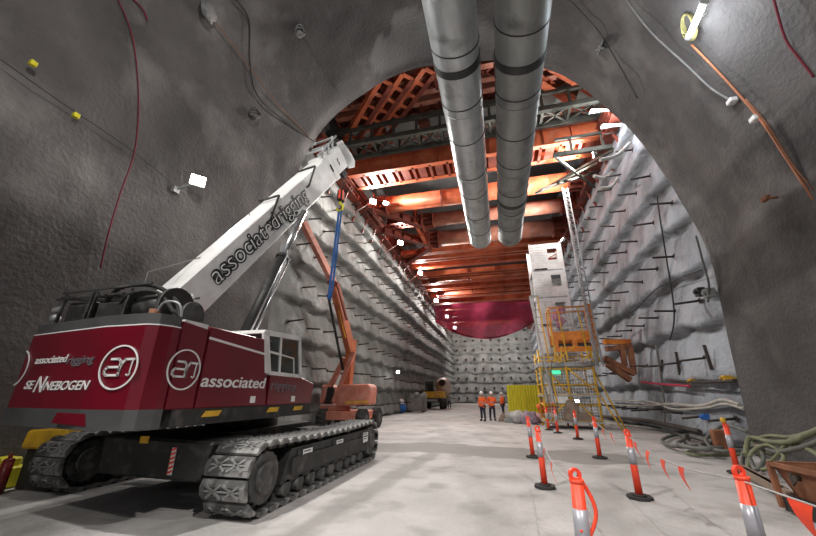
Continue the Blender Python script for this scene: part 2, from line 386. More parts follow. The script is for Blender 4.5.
# ------------------------------------------------------------------ wall anchors
def anchor_mesh(sgn):
    b = MB(); b.cyl((0, 0, 0), (-sgn * .8, 0, 0), .042, n=6); r = b.build('bar', 'rustbar'); 
    b = MB(); b.box((-.02 if sgn > 0 else -.0, -.09, -.09), (0 if sgn > 0 else .02, .09, .09)); p = b.build('plate', 'rustbar')
    return r, p
rowname = ['lowest', 'second', 'third', 'fourth', 'fifth', 'sixth', 'seventh', 'topmost']
for sgn, X0, side, sp, cnt in ((1, XR, 'right', 1.75, 18), (-1, XL, 'left', 1.75, 19)):
    bar, plate = anchor_mesh(sgn); proto = None; far = MB()
    for k in range(8):
        z = .95 + 1.95 * k
        for j in range(36):
            y = 14.2 + sp * j + (.8 if k % 2 else 0) + random.uniform(-.12, .12); zz = z + random.uniform(-.08, .08); xx = X0 - sgn * .30
            if y > YB - 1: continue
            if j < cnt:
                if proto is None:
                    proto = empty('wall_anchor', (xx, y, zz), '', 'anchor bolt')
                    bar.parent = proto; plate.parent = proto; o = proto
                else: o = dup(proto, (xx, y, zz))
                o.rotation_euler = (random.uniform(-.15, .15), random.uniform(-.12, .12), random.uniform(-.12, .12))
                o['label'] = 'rusty anchor bar poking out of the %s shotcrete wall, %s row up' % (side, rowname[k])
                o['group'] = 'anchor bars of the %s row on the %s wall' % (rowname[k], side)
            else:
                far.beam((xx, y, zz), (xx - sgn * .6, y, zz), .06); far.box((xx - .02, y - .1, zz - .1), (xx + .02, y + .1, zz + .1))
    tag(far.build('wall_anchors', 'rustbar'), 'far rusty anchor bars thinning towards the back of the %s wall' % side, 'anchor bolts', kind='stuff')
b = MB()
for k in range(8):
    for j in range(9):
        x = XL + 1.2 + 1.8 * j + random.uniform(-.1, .1); z = .95 + 1.95 * k + random.uniform(-.1, .1)
        b.beam((x, YB - .1, z), (x, YB - 1.6, z), .12); b.box((x - .2, YB - .95, z - .2), (x + .2, YB - .85, z + .2))
tag(b.build('wall_anchors', 'rustbar'), 'small anchor bars dotted over the far end wall of the pit', 'anchor bolts', kind='stuff')
# ------------------------------------------------------------------ struts
ZS = 15.4
def pipe_strut(y, z, r, x0, x1, label, group='round orange cross struts', m='orange'):
    t = empty('pipe_strut', ((x0 + x1) / 2, y, z), label, 'strut', group)
    MB().cyl((x0 + .9, y, z), (x1 - .9, y, z), r, n=28).build('pipe', m, t)
    for s, xe in ((1, x0), (-1, x1)):
        b = MB(); b.cyl((xe + s * .9, y, z), (xe + s * .98, y, z), r * 1.22, n=24); b.cyl((xe + s * .05, y, z), (xe + s * .12, y, z), r * 1.22, n=24)
        b.cyl((xe + s * .12, y, z), (xe + s * .9, y, z), r * .72, n=16)
        for i in range(10):
            a = 2 * PI * i / 10; e = V((0, math.cos(a), math.sin(a)))
            b.beam(V((xe + s * .1, y, z)) + e * r * .95, V((xe + s * .94, y, z)) + e * r * .95, .05, r * .5, up=e)
        b.box((min(xe, xe + s * .05), y - r * 1.3, z - r * 1.3), (max(xe, xe + s * .05), y + r * 1.3, z + r * 1.3))
        b.build('end_fitting', 'redox', t)
    b = MB()
    for xx in (x0 + (x1 - x0) * .35, x0 + (x1 - x0) * .66): b.cyl((xx - .06, y, z), (xx + .06, y, z), r * 1.1, n=24)
    b.build('splice_collar', 'redox', t)
    return t
pipe_strut(22.3, ZS, .62, -8.2, 6.6, 'thick round orange strut nearest the arch, under the plate girder')
pipe_strut(25.6, ZS, .55, -5.2, 6.6, 'slimmer round orange strut just behind the nearest round one', m='salmon')
pipe_strut(29.6, ZS + .1, .72, -5.4, 6.6, 'fat dusty round strut between the duct ends and the white stair shaft', m='salmon')
def girder(y, z, w, h, x0, x1, label, m='orange', stiff=1.6, lat=True, name='plate_girder'):
    t = empty(name, ((x0 + x1) / 2, y, z), label, 'girder')
    b = MB(); b.ibeam((x0, y - w * .5, z), (x1, y - w * .5, z), .34, h, stiff=stiff); b.build('girder_beam', m, t)
    b = MB(); b.ibeam((x0, y + w * .5, z), (x1, y + w * .5, z), .34, h, stiff=stiff); b.build('girder_beam', m, t)
    if lat:
        b = MB(); n = int((x1 - x0) / 1.1)
        for i in range(n):
            xa = x0 + (x1 - x0) * i / n; xb = x0 + (x1 - x0) * (i + 1) / n
            if lat != 'batten': b.beam((xa, y - w * .5, z - h / 2 + .05), (xb, y + w * .5, z - h / 2 + .05), .12, .05); b.beam((xa, y + w * .5, z - h / 2 + .05), (xb, y - w * .5, z - h / 2 + .05), .12, .05)
            else: b.beam((xa + .55, y - w * .5, z - h / 2 + .05), (xa + .55, y + w * .5, z - h / 2 + .05), .5, .05)
            b.beam((xa, y - w * .5, z - h / 2 + .05), (xa, y + w * .5, z - h / 2 + .05), .16, .1)
        b.build('lacing', 'redox', t)
    return t
girder(18.9, 16.0, 1.5, 1.25, XL + .9, 6.9, 'big orange plate girder with stiffeners above the boom tip', stiff=1.5, lat='batten')
girder(15.0, 18.9, .9, .8, XL + .9, 6.8, 'uppermost orange girder seen just under the crown of the arch', 'salmon', lat=True)
girder(16.4, 18.6, .9, .8, XL + .9, 6.8, 'second orange girder down from the crown of the arch', 'salmon')
girder(18.0, 18.4, 1.0, .9, XL + .9, 6.8, 'third orange girder down, right above the dark truss', 'salmon')
far = [(32.2, .45, .5), (34.2, .7, .6), (36.8, .4, .5), (39.4, .8, .55), (42.6, .5, .6), (45.6, .7, .6), (49.0, .6, .7), (53.0, .6, .7), (57.5, .6, .8), (62.5, .6, .8), (68.0, .6, .8), (73.0, .6, .8)]
nm = ['first', 'second', 'third', 'fourth', 'fifth', 'sixth', 'seventh', 'eighth', 'ninth', 'tenth', 'eleventh', 'twelfth']
for i, (y, w, h) in enumerate(far):
    girder(y, ZS + .1 * (i % 3), w, h, XL + .9, 6.7, 'orange cross girder behind the duct ends, %s one towards the far wall' % nm[i], stiff=3, lat=False, name='cross_girder')
pipe_strut(40.9, ZS - .1, .38, -7.6, 6.6, 'thin round strut amid the far orange cross girders', 'thin round struts')
pipe_strut(47.2, ZS - .1, .38, -7.6, 6.6, 'thin round strut just in front of the magenta netting', 'thin round struts')
# walers along the walls and corner braces
for s, x, side in ((-1, XL + .62, 'left'), (1, XR - .62, 'right')):
    t = empty('waler_beam', (x, 45, ZS), 'dark red waler beam running the length of the %s wall' % side, 'beam')
    for dz in (-.42, .42):
        MB().ibeam((x, 14.5, ZS + dz), (x, YB - .6, ZS + dz), .6, .42, stiff=1.4).build('flange_beam', 'redox', t)
    b = MB()
    for i in range(32):
        y = 15 + i * 1.95; b.beam((x, y, ZS - .6), (x + s * .4, y, ZS - 1.9), .12, .12)
    b.build('bracket', 'redox', t)
def brace(name, p, q, w, h, label, m='orange', stiff=1.0):
    return solo(MB().ibeam(p, q, w, h, stiff=stiff), name, m, label, 'brace')
brace('corner_brace', (XL + 1.1, 21.2, ZS - .4), (-5.2, 25.4, ZS - .4), .5, .6, 'dark red corner brace running from the left wall to the slimmer round strut', 'redox')
brace('corner_brace', (XL + 1.1, 25.4, ZS - .5), (-5.4, 29.4, ZS - .4), .5, .6, 'dark red corner brace below the lamp, running to the fat round strut', 'redox')
brace('corner_brace', (XL + 1.1, 33.5, ZS - .4), (-5.4, 30.0, ZS - .4), .5, .6, 'dark red brace splayed back from the fat round strut to the left wall', 'redox')
for i, (y, z, lab) in enumerate(((20.6, 16.6, 'above the nearest round strut'), (24.1, 16.5, 'between the two nearest round struts'), (27.4, 16.5, 'behind the slimmer round strut'), (31.0, 16.4, 'behind the fat round strut'))):
    girder(y, z, .8, .55, XL + .9, 6.8, 'dark red secondary girder ' + lab, 'redox', lat=True, name='secondary_girder')
pl = empty('strut_seat', (-5.3, 25.6, ZS), 'orange ribbed bearing frame where two round struts stop short of the left wall', 'frame')
b = MB(); b.box((-5.75, 24.6, ZS - .65), (-5.5, 30.6, ZS - .45)); b.box((-5.75, 24.6, ZS + .45), (-5.5, 30.6, ZS + .65)); b.box((-5.66, 24.6, ZS - .45), (-5.58, 30.6, ZS + .45)); b.build('web', 'orange', pl)
b = MB()
for i in range(10): b.box((-5.84, 24.65 + i * .65, ZS - .6), (-5.42, 24.69 + i * .65, ZS + .6))
b.build('rib', 'redox', pl)
for i, (x0, y0, x1, y1, z) in enumerate(((-8.7, 17.6, -4.6, 13.4, 17.75), (-8.7, 18.6, -3.4, 13.4, 17.8), (-8.7, 19.8, -2.2, 13.4, 17.85))):
    t = empty('diagonal_brace', ((x0 + x1) / 2, (y0 + y1) / 2, z), 'orange diagonal brace under the roof left of the ducts, %s' % ('nearest the arch corner', 'middle of three', 'farthest from the arch corner')[i], 'brace')
    d = V((x1 - x0, y1 - y0, 0)).normalized(); n = V((-d.y, d.x, 0)) * .32
    for s in (-1, 1): MB().ibeam(V((x0, y0, z)) + n * s, V((x1, y1, z)) + n * s, .26, .5).build('side_beam', 'redox' if s > 0 else 'orange', t)
    b = MB(); L = V((x1 - x0, y1 - y0, 0)).length; k = int(L / .9)
    for j in range(k + 1):
        c = V((x0, y0, z)) + d * (L * j / k); b.beam(c + n - V((0, 0, .2)), c - n - V((0, 0, .2)), .22, .06)
    b.build('batten', 'orange', t)
for i, (x0, y0, x1, y1) in enumerate(((6.9, 17.4, 2.8, 13.6), (6.9, 18.8, 1.8, 13.9))):
    brace('diagonal_brace', (x0, y0, 17.8), (x1, y1, 17.8), .4, .5, 'orange diagonal brace in the roof right of the ducts, %s' % ('nearer the arch' , 'farther from the arch')[i])
# dark lattice gantry
t = empty('lattice_gantry', (-1.4, 16.7, 16.9), 'dark green-grey lattice gantry spanning the pit, pale panels on its far side', 'gantry')
for y in (16.2, 17.5):
    b = MB(); b.beam((XL + .2, y, 17.5), (XR - .2, y, 17.5), .2, .3); b.beam((XL + .2, y, 16.35), (XR - .2, y, 16.35), .24, .3); b.build('chord', 'gsteel', t)
b = MB()
for i in range(12):
    x = XL + .4 + i * 1.43
    for y in (16.2, 17.5): b.beam((x, y, 16.4), (x, y, 17.45), .14, .12)
    b.beam((x, 16.2, 16.4), (x, 17.5, 16.4), .14, .12)
    if i < 11: b.beam((x, 16.2, 16.4), (x + 1.43, 16.2 + 1.3 * (1), 16.4), .1, .1); b.beam((x, 17.5, 16.4), (x + 1.43, 16.2, 16.4), .1, .1)
b.build('lattice', 'gsteel', t)
for i in range(6):
    x = XL + 1.1 + i * 2.86; MB().box((x, 16.3, 17.68), (x + 2.1, 18.3, 17.74)).build('pale_panel', 'pale', t)
t = empty('access_walkway', (5.2, 19.5, 14.2), 'dark steel walkway hung under the struts at the right wall', 'walkway')
MB().box((4.0, 17.5, 14.15), (7.0, 17.65, 14.4)).build('edge_beam', 'gsteel', t)
b = MB()
for p, q in (((4, 17.5, 14.2), (7, 21.5, 14.2)), ((4, 21, 14.3), (7.2, 17.5, 14.1)), ((5, 17.6, 14.3), (5, 17.6, 15.3)), ((6.6, 17.6, 14.3), (6.6, 17.6, 15.3)), ((4.2, 17.6, 15.3), (7, 17.6, 15.3)), ((3.6, 20.4, 13.9), (6.9, 20.4, 14.6)), ((3.4, 21.5, 14.3), (6.6, 19, 14.3))): b.beam(p, q, .12, .14)
b.build('brace', 'gsteel', t)
for i, (p, q) in enumerate((((594, 176), (612, 172)), ((600, 188), (618, 178)), ((600, 160), (630, 143)))):
    a = aX(*p, 5.9 - .2 * i); c = aX(*q, 7.2)
    solo(MB().tube(smooth_path([a, (a + c) / 2 - V((0, 0, .25)), c]), .09), 'pale_pipe', 'hosep', 'pale bent pipe reaching out from the top of the right wall, %s' % ('middle one', 'lowest one', 'topmost one')[i], 'pipe')
# ------------------------------------------------------------------ netting
b = MB(); rows = []; nx, nz = 60, 22
for j in range(nz + 1):
    v = j / nz; row = []
    for i in range(nx + 1):
        u = i / nx; x = XL + .9 + (XR - XL - 1.9) * u
        drop = 1.6 + 3.1 * math.sin(PI * min(1, u * .96 + .02)) ** .8
        z = 14.0 - drop * v + .12 * math.sin(v * 9 + u * 5)
        y = 49.5 + 2.4 * math.sin(v * PI * .6) + .25 * math.sin(u * 19 + v * 3)
        row.append(b.b.verts.new((x, y, z)))
    rows.append(row)
for j in range(nz):
    for i in range(nx): b.face([rows[j][i], rows[j][i + 1], rows[j + 1][i + 1], rows[j + 1][i]], True)
t = empty('safety_netting', (-1, 49.5, 10), 'magenta safety netting sagging below the farthest struts', 'netting')
b.build('net_sheet', 'net', t)
b = MB(); b.tube([r.co for r in []] or [(XL + .9 + (XR - XL - 1.9) * i / 30, 51.8, 14.0 - (1.6 + 3.1 * math.sin(PI * min(1, i / 30 * .96 + .02)) ** .8) + .1) for i in range(31)], .07); b.build('edge_rope', 'cabler', t)
# ------------------------------------------------------------------ ventilation ducts
for k, (x, r, m, lab, y1) in enumerate(((-.34, .53, 'duct', 'shiny galvanised ventilation duct under the roof, left one of the pair', 16.6), (1.09, .56, 'duct2', 'dull dusty ventilation duct under the roof, right one of the pair', 16.6))):
    z = 9.0; y1 = 16.25; t = empty('ventilation_duct', (x, 5, z), lab, 'duct')
    for j in range(10):
        ya = -14 + j * 3.06; yb = min(ya + 3.04, y1)
        bb = MB(); bb.cyl((x, ya, z), (x, yb, z), r, n=40, caps=False)
        bb.ring((x, yb - .02, z), (1, 0, 0), (0, 0, 1), r - .02, r + .012, (0, 1, 0), .03, n=40)
        bb.build('duct_section', m, t)
    for y in ((5.9,) if k == 0 else (6.1, 12.4)): MB().ring((x, y, z), (1, 0, 0), (0, 0, 1), r, r + .02, (0, 1, 0), .2, n=40).build('joint_band', 'dband', t)
    for y in [-.6 + 1.53 * i for i in range(11)]:
        MB().ring((x, y + random.uniform(-.2, .2), z), V((1, random.uniform(-.06, .06), 0)), (0, 0, 1), r, r + .014, (0, 1, 0), .025, n=40).build('hoop', 'dband', t)
    bb = MB()
    for y in (-8, -3, 1.5, 4.2, 8.5, 12.6, 15.6): bb.tube([(x - .1, y, z + r), (x - .12, y, 12), (x - .1, y, 16.9 if y < 13 else 16.3)], .015, 5)
    bb.build('hanger', 'cable', t)
    if k == 0: 
        bb = MB(); bb.cyl((x, y1 - .5, z), (x, y1 - .46, z), r - .03, n=40); bb.build('damper', 'dband', t)
    else:
        bb = MB(); bb.cyl((x, y1 - .5, z), (x, y1 - .46, z), r - .03, n=40); bb.build('damper', 'dband', t)
# ------------------------------------------------------------------ lamps
def light(kind, name, loc, energy, parent=None, color=(1, .96, .9), size=.3, target=None, angle=None):
    l = bpy.data.lights.new(name, kind); l.energy = energy; l.color = color
    if kind == 'AREA': l.size = size
    else: l.shadow_soft_size = size
    if angle: l.spot_size = angle; l.spot_blend = .6
    o = bpy.data.objects.new(name, l); C.objects.link(o); o.location = V(loc) - org(parent) if parent else V(loc)
    if target is not None: o.rotation_euler = (V(target) - V(loc)).to_track_quat('-Z', 'Y').to_euler()
    if parent: o.parent = parent
    return o
def floodlamp(p, base, aim, e, label, group=None, sz=.16, spread=150):
    p = V(p); base = V(base); d = (V(aim) - p).normalized(); x, dd, z = frame(d)
    t = empty('floodlight', p, label, 'floodlight', group)
    b = MB(); b.beam(p - d * .12, p, sz * 2.2, sz * 1.7); 
    for i in range(4): b.beam(p - d * .18 + x * sz * (i - 1.5) * .5, p - d * .1 + x * sz * (i - 1.5) * .5, .02, sz * 1.3)
    b.build('housing', 'greyb', t)
    MB().beam(p + d * .002, p + d * .02, sz * 2.0, sz * 1.5).build('lens', 'lens', t)
    b = MB(); b.tube([base, p - d * .1], .03, 6); b.beam(base - V((0, .1, 0)), base + V((0, .1, 0)), .12, .2); b.build('arm', 'galv', t)
    light('SPOT', 'lamp_light', p + d * .12, e, t, size=.15, target=p + d * 3, angle=math.radians(spread))
    return t
LY = [(20.9, 'left wall lamp nearest the crane hook, on its slanting arm'), (28.5, 'left wall lamp under the corner brace, second along'), (37.3, 'left wall lamp third along, beside the thin struts'), (48.0, 'left wall lamp fourth along, by the corner of the netting'), (59.0, 'left wall lamp fifth along, behind the netting corner'), (70.0, 'farthest left wall lamp, near the back wall')]
for y, lab in LY: floodlamp((XL + 1.75, y, 15.0 if y < 40 else 14.4), (XL + .25, y - .8, 13.6 if y < 40 else 13.0), (4, y - 11, 12), 2700, lab, spread=172, sz=.17 + y * .003)
floodlamp((-6.9, 20.7, 14.6), (-6.9, 21.5, 15.0), (-1, 14, 10), 1500, 'lamp clamped under the nearest round strut beside the boom tip')
for i, (x, y) in enumerate(((-4.6, 66), (-1.2, 66), (2.4, 66))): floodlamp((x, y, 13.4), (x, y + .4, 14.9), (x, 77, 5), 1700, ('small lamp under the far struts, left of three in a row', 'small lamp under the far struts, centre of three in a row', 'small lamp under the far struts, right of three in a row')[i])
p = aY(593, 153, 18.5); floodlamp(p, (7.2, 19.2, p.z - .6), (-3, 21, 14.5), 3600, 'bright floodlight at the top of the right wall under the walkway', sz=.24)
p = arch_hit(183, 181, .5); floodlamp(p, arch_hit(175, 190, -.1), (0, 0, 3), 350, 'glaring round floodlight on the dark left cavern wall above the crane', sz=.2)
light('POINT', 'lamp_light', arch_hit(183, 181, .42), 170, None, (1, .97, .93), .12)
p = aX(398, 372, XL + .6); floodlamp(p, (XL + .1, p.y + .3, p.z), (0, 25, 1), 200, 'low warm lamp on the left wall above the blue bag')
p = aY(577, 401, 19.8); floodlamp(p, p + V((.0, .5, .1)), (3, 12, 0), 20, 'small lamp low on the scaffold tower', sz=.08)
for i, (px, py, X_) in enumerate(((600, 110, 6.3), (612, 125, 6.6))):
    q = aX(px, py, X_); t = empty('tube_light', q, ('upper short tube light at the right end of the dark gantry', 'lower short tube light beside the arch edge at the right end of the gantry')[i], 'lamp')
    MB().cyl(q - V((.45, .1, 0)), q + V((.45, .1, 0)), .05, n=10).build('tube', 'tubel', t)
    MB().box(q - V((.5, -.06, .03)), q + V((.5, .16, .1))).build('fitting', 'greyb', t)
    light('POINT', 'lamp_light', q - V((.4, .4, .4)), 180, t, (.95, .97, 1), .3)
# tube light on the cavern roof
p0 = arch_hit(716, -4, .25); p1 = arch_hit(702, 27, .25)
t = empty('tube_light', (p0 + p1) / 2, 'bright tube light fixed to the dark cavern roof at upper right', 'lamp')
MB().cyl(p0, p1, .075, n=12).build('tube', 'tubel', t)
d = (p1 - p0).normalized(); b = MB(); b.cyl(p0 - d * .08, p0, .1, n=12); b.cyl(p1, p1 + d * .1, .1, n=12); q = arch_hit(709, 12, -.1); b.beam((p0 + p1) / 2, q, .05); b.build('end_cap', 'greyb', t)
light('POINT', 'lamp_light', (p0 + p1) / 2 + V((-.5, 0, -.5)), 170, t, (.85, .93, 1), .3)
q = arch_hit(694, 22, .12); tag(t, None)
bb = MB(); a, bq = V((.35, .9, .1)).normalized(), V((0, .1, 1))
for k in range(5): bb.tube([q + V((0, math.cos(s) * .22 + .01 * k, math.sin(s) * .42)) + V((.03 * k, 0, 0)) for s in [2 * PI * i / 20 for i in range(21)]], .022, 6)
solo(bb, 'cable_coil', mat('yellow_cable', (.42, .38, .16), .6), 'coil of yellowish cable hanging beside the tube light', 'cable coil')
# added fill lights, out of view behind the viewer, given lamp bodies
for i, (x, y, z, e, am) in enumerate(((-6.5, -2, 12.0, 5200, (7, 9, 2)), (3.8, -3, 11.5, 3800, (-8, 6, 3)), (-2, -8, 13.5, 1600, (-1, 0, 0)))):
    floodlamp((x, y, z), (x * 1.08, y, z + 1.6), am, e, ('added fill floodlight out of view behind the viewer, left', 'added fill floodlight out of view behind the viewer, right', 'added fill floodlight out of view behind the viewer, rearmost')[i], sz=.3, spread=105)
# ceiling work lamps over the struts and in the pit
# ------------------------------------------------------------------ crawler crane
SX = -4.2; RY = 3.8
cr = empty('crawler_crane', (-5.75, 7, 0), 'big dark red crawler crane with white telescopic boom raised to the right', 'crane')
def crawler(x0, x1, lab, ya=5.08):
    t = MB(); xm = (x0 + x1) / 2; out = 1 if x0 > -5.75 else -1
    yb, r, zc = 9.6, .41, .475
    xo = x1 - .06 if out > 0 else x0 + .06
    # side frame
    t.prism([(ya + .45, .28), (yb - .2, .28), (yb + .05, .5), (yb - .3, .76), (ya + .7, .76), (ya + .6, .62)], (x0 + .2, 0, 0), (0, 1, 0), (0, 0, 1), (1, 0, 0), x1 - x0 - .26)
    t.box((x0 + .1, ya + .7, .36), (x1 - .02, yb - .7, .62))
    o = t.build('crawler_track', 'dark', cr, label=lab)
    b = MB(); b.cyl((x0 + .06, ya, zc), (x1 - .04, ya, zc), .33, n=30); b.cyl((x0 + .0, ya, zc), (x1 + .01, ya, zc), .2, n=20)
    for i in range(16):
        a = 2 * PI * i / 16; b.beam((xm - .25, ya + .31 * math.cos(a), zc + .31 * math.sin(a)), (x1 - .05, ya + .31 * math.cos(a), zc + .31 * math.sin(a)), .08, .06)
    b.build('sprocket', 'track', o)
    b = MB(); b.cyl((x0 + .06, yb, zc), (x1 - .05, yb, zc), .33, n=30); b.cyl((x0, yb, zc), (x1, yb, zc), .16, n=20); b.build('idler', 'track', o)
    for i in range(9):
        y = ya + .66 + i * .4; MB().cyl((x0 + .08, y, .2), (x1 - .06, y, .2), .12, n=16).build('roller', 'track', o)
    for y in (6.9, 8.3): MB().cyl((x0 + .15, y, .8), (x1 - .12, y, .8), .07, n=14).build('carrier_roller', 'track', o)
    # shoes: one mesh shared, copied round the loop
    sh = MB(); w = (x1 - x0) / 2
    sh.prism([(-.13, 0), (.13, 0), (.13, .035), (.1, .05), (.06, .075), (.0, .05), (-.06, .075), (-.1, .05), (-.13, .035)], (-w, 0, 0), (0, 1, 0), (0, 0, 1), (1, 0, 0), 2 * w)
    sh.box((-.14, -.1, -.08), (.14, .1, .0)); sh.box((-w + .0, -.06, .0), (-w + .07, .06, .085)); sh.box((w - .07, -.06, 0), (w, .06, .085))
    sh.mi = 1
    for s in (-1, 1):
        sh.beam((s * .26, -.085, .07), (s * .02, .085, .07), .03, .022); sh.beam((s * .26, .085, .07), (s * .02, -.085, .07), .03, .022)
    sh.box((-.34, -.01, .052), (.34, .01, .077))
    first = sh.build('track_shoe', ['shoe', 'dust'], o); first.data.transform(Matrix.Translation(ORG[first.name]))
    me = first.data; n = 42; Ls = yb - ya; P = 2 * Ls + 2 * PI * r; o0 = org(o)
    for i in range(n):
        s = P * (i + .35) / n
        if s < Ls: y, z, a = ya + s, zc + r - .05 * math.sin(PI * s / Ls), 0
        elif s < Ls + PI * r: q = (s - Ls) / r; y, z, a = yb + r * math.sin(q), zc + r * math.cos(q), -q
        elif s < 2 * Ls + PI * r: y, z, a = yb - (s - Ls - PI * r), zc - r, PI
        else: q = (s - 2 * Ls - PI * r) / r; y, z, a = ya - r * math.sin(q), zc - r * math.cos(q), PI - q
        c = first if i == 0 else first.copy()
        if i: C.objects.link(c); c.parent = o
        c.location = V((xm, y, z)) - o0; c.rotation_euler = (a, 0, 0)
    return o, xo
o, xo = crawler(-4.1, -3.4, 'crawler track nearest the viewer, dusty cross-patterned shoes')
for i, y in enumerate((5.95, 7.3, 8.85)):
    pl = MB().box((-3.47, y, .46), (-3.44, y + .52, .72)).build('name_plate', 'dark', o, label='black plate with pale marks')
    MB().box((-3.442, y + .17, .48), (-3.434, y + .49, .70)).build('label_patch', 'letter', pl)
    b = MB(); b.box((-3.436, y + .19, .6), (-3.43, y + .45, .63)); b.box((-3.436, y + .19, .55), (-3.43, y + .38, .57)); b.box((-3.436, y + .19, .66), (-3.43, y + .42, .68)); b.build('label_line', 'black', pl)
crawler(-8.1, -7.4, 'crawler track on the far side', 5.5)
b = MB(); b.box((-7.45, 6.2, .45), (-4.0, 6.9, .85)); b.box((-7.45, 8.2, .45), (-4.0, 8.9, .85)); b.box((-6.6, 6.0, .4), (-4.9, 9.0, .95)); b.cyl((-5.75, 7.4, .9), (-5.75, 7.4, 1.25), .75, n=32)
b.build('undercarriage', 'dark', cr)
b = MB(); b.prism([(-6.2, .45), (-4.3, .42), (-4.15, .95), (-6.25, 1.0)], (0, 4.75, 0), (1, 0, 0), (0, 0, 1), (0, 1, 0), 1.0)
cc = b.build('carbody_counterweight', 'dark', cr, bevel=.04)
MB().box((-5.48, 4.735, .9), (-5.32, 4.748, 1.0)).build('sticker', 'yellow', cc)
hz = MB(); 
hz.box((-4.84, 4.74, .5), (-4.76, 4.747, .86)); hz.mi = 1
for i in range(6): hz.prism([(-4.84, .51 + i * .06), (-4.76, .54 + i * .06), (-4.76, .57 + i * .06), (-4.84, .54 + i * .06)], (0, 4.732, 0), (1, 0, 0), (0, 0, 1), (0, 1, 0), .006)
hz.build('hazard_strip', ['letter', 'bollard'], cc)
# superstructure
b = MB(); b.box((-7.1, 4.0, 1.2), (SX - .02, 7.62, 1.42)); b.build('deck_frame', 'dark', cr)
cw = [(-7.05, 4.12), (-6.95, 3.80), (-5.1, 3.50), (-4.4, 3.50), (-4.27, 3.57), (-4.2, 3.72), (-4.2, 3.84), (-7.05, 4.4)]
def slab(name, z0, z1, m, grow=0, par=cr, mx=0):
    b = MB(); c = V((-5.65, 4.2, 0)); P = [(c.x + (x - c.x) * (1 + grow), c.y + (y - c.y) * (1 + grow)) for x, y in cw]
    return b.prism(P, (0, 0, z0), (1, 0, 0), (0, 1, 0), (0, 0, 1), z1 - z0).build(name, m, par)
slab('counterweight_base', 1.2, 1.43, 'grey', .01)
slab('counterweight', 1.43, 2.46, 'red')
slab('counterweight_top', 2.475, 2.62, 'grey', -.01)
slab('counterweight_trim', 2.46, 2.475, 'letter', .004)
b = MB(); b.prism([(-5.5, 1.27), (-4.92, 1.24), (-4.98, 1.38), (-5.45, 1.39)], (0, 3.485, 0), (1, 0, 0), (0, 0, 1), (0, 1, 0), .06); b.build('tail_lamp', 'red', cr)
MB().ball((-7.04, 3.95, 1.36), .1, (.6, .6, 1)).build('marker_light', 'galv', cr)
# side panels, x = SX facing the viewer
def panel(name, poly, m, t=.08, x=SX, par=cr):
    b = MB(); b.prism(poly, (x - t, 0, 0), (0, 1, 0), (0, 0, 1), (1, 0, 0), t); return b.build(name, m, par, bevel=.012)
panel('side_panel', [(3.88, 1.42), (4.32, 1.42), (4.33, 2.53), (3.86, 2.57)], 'red')
panel('side_panel', [(4.35, 1.42), (5.96, 1.42), (5.9, 1.75), (5.78, 2.36), (5.70, 2.58), (4.36, 2.58)], 'red')
MB().box((SX - .5, 3.9, 2.52), (SX - .02, 4.32, 2.6)).build('step_plate', 'white', cr)
MB().beam((SX + .006, 4.36, 2.41), (SX + .006, 5.76, 2.31), .012, .035).build('pinstripe', 'letter', cr)
panel('front_panel', [(5.99, 1.42), (7.6, 1.42), (7.66, 1.85), (7.0, 1.98), (5.98, 1.99)], 'red')
b = MB(); b.box((-7.0, 3.9, 1.42), (SX - .09, 5.72, 2.56)); b.build('engine_house', 'red', cr)
b = MB(); b.box((-5.2, 5.7, 1.42), (SX - .09, 7.6, 1.9)); b.build('front_housing', 'red', cr)
for y in (4.5, 6.02, 6.9):
    MB().prism([(y, 1.3), (y + .32, 1.3), (y + .38, 1.38), (y + .06, 1.38)], (SX - .01, 0, 0), (0, 1, 0), (0, 0, 1), (1, 0, 0), .012).build('warning_label', 'yellow', cr)
for y in (5.5, 6.78): MB().box((SX, y, 1.47), (SX + .008, y + .13, 1.58)).build('label_patch', 'letter', cr)
# cab
cab = MB(); f = 'white'
cx0, cx1 = -5.05, SX + .0
P = [(5.72, 2.70), (6.88, 2.76), (7.06, 1.98), (5.94, 1.99)]
def cabframe(b, x):
    for i in range(4):
        p, q = P[i], P[(i + 1) % 4]; b.beam((x, *p), (x, *q), .07, .07)
    b.beam((x, 6.28, 2.02), (x, 6.2, 2.7), .05, .05); b.beam((x, 5.82, 2.38), (x, 6.25, 2.36), .04, .04); b.beam((x, 6.27, 2.36), (x, 6.75, 2.33), .025); b.beam((x, 6.75, 2.33), (x, 6.82, 2.0), .025)
cabframe(cab, cx1 - .03); cabframe(cab, cx0 + .03)
cab.hexa([(cx0, 5.62, 2.69), (cx1, 5.62, 2.69), (cx1, 6.95, 2.76), (cx0, 6.95, 2.76), (cx0, 5.66, 2.76), (cx1, 5.66, 2.76), (cx1, 6.9, 2.82), (cx0, 6.9, 2.82)])
cab.prism([(5.62, 2.70), (5.78, 2.7), (6.0, 1.98), (5.8, 1.98)], (cx1 - .05, 0, 0), (0, 1, 0), (0, 0, 1), (1, 0, 0), .05)
cabo = cab.build('cab', 'white', cr)
b = MB(); b.prism([(5.8, 2.68), (6.86, 2.72), (7.03, 2.0), (5.97, 2.0)], (cx1 - .035, 0, 0), (0, 1, 0), (0, 0, 1), (1, 0, 0), .01); b.build('side_window', 'glass', cabo)
b = MB(); b.hexa([(cx0, 7.04, 2.0), (cx1, 7.04, 2.0), (cx1, 7.05, 2.0), (cx0, 7.05, 2.0), (cx0, 6.88, 2.72), (cx1, 6.88, 2.72), (cx1, 6.89, 2.72), (cx0, 6.89, 2.72)]); b.build('windscreen', 'glass', cabo)
b = MB(); b.box((-4.9, 6.05, 1.9), (-4.4, 6.5, 2.1)); b.box((-4.85, 6.0, 2.1), (-4.45, 6.12, 2.6)); b.build('seat', 'black', cabo, bevel=.03)
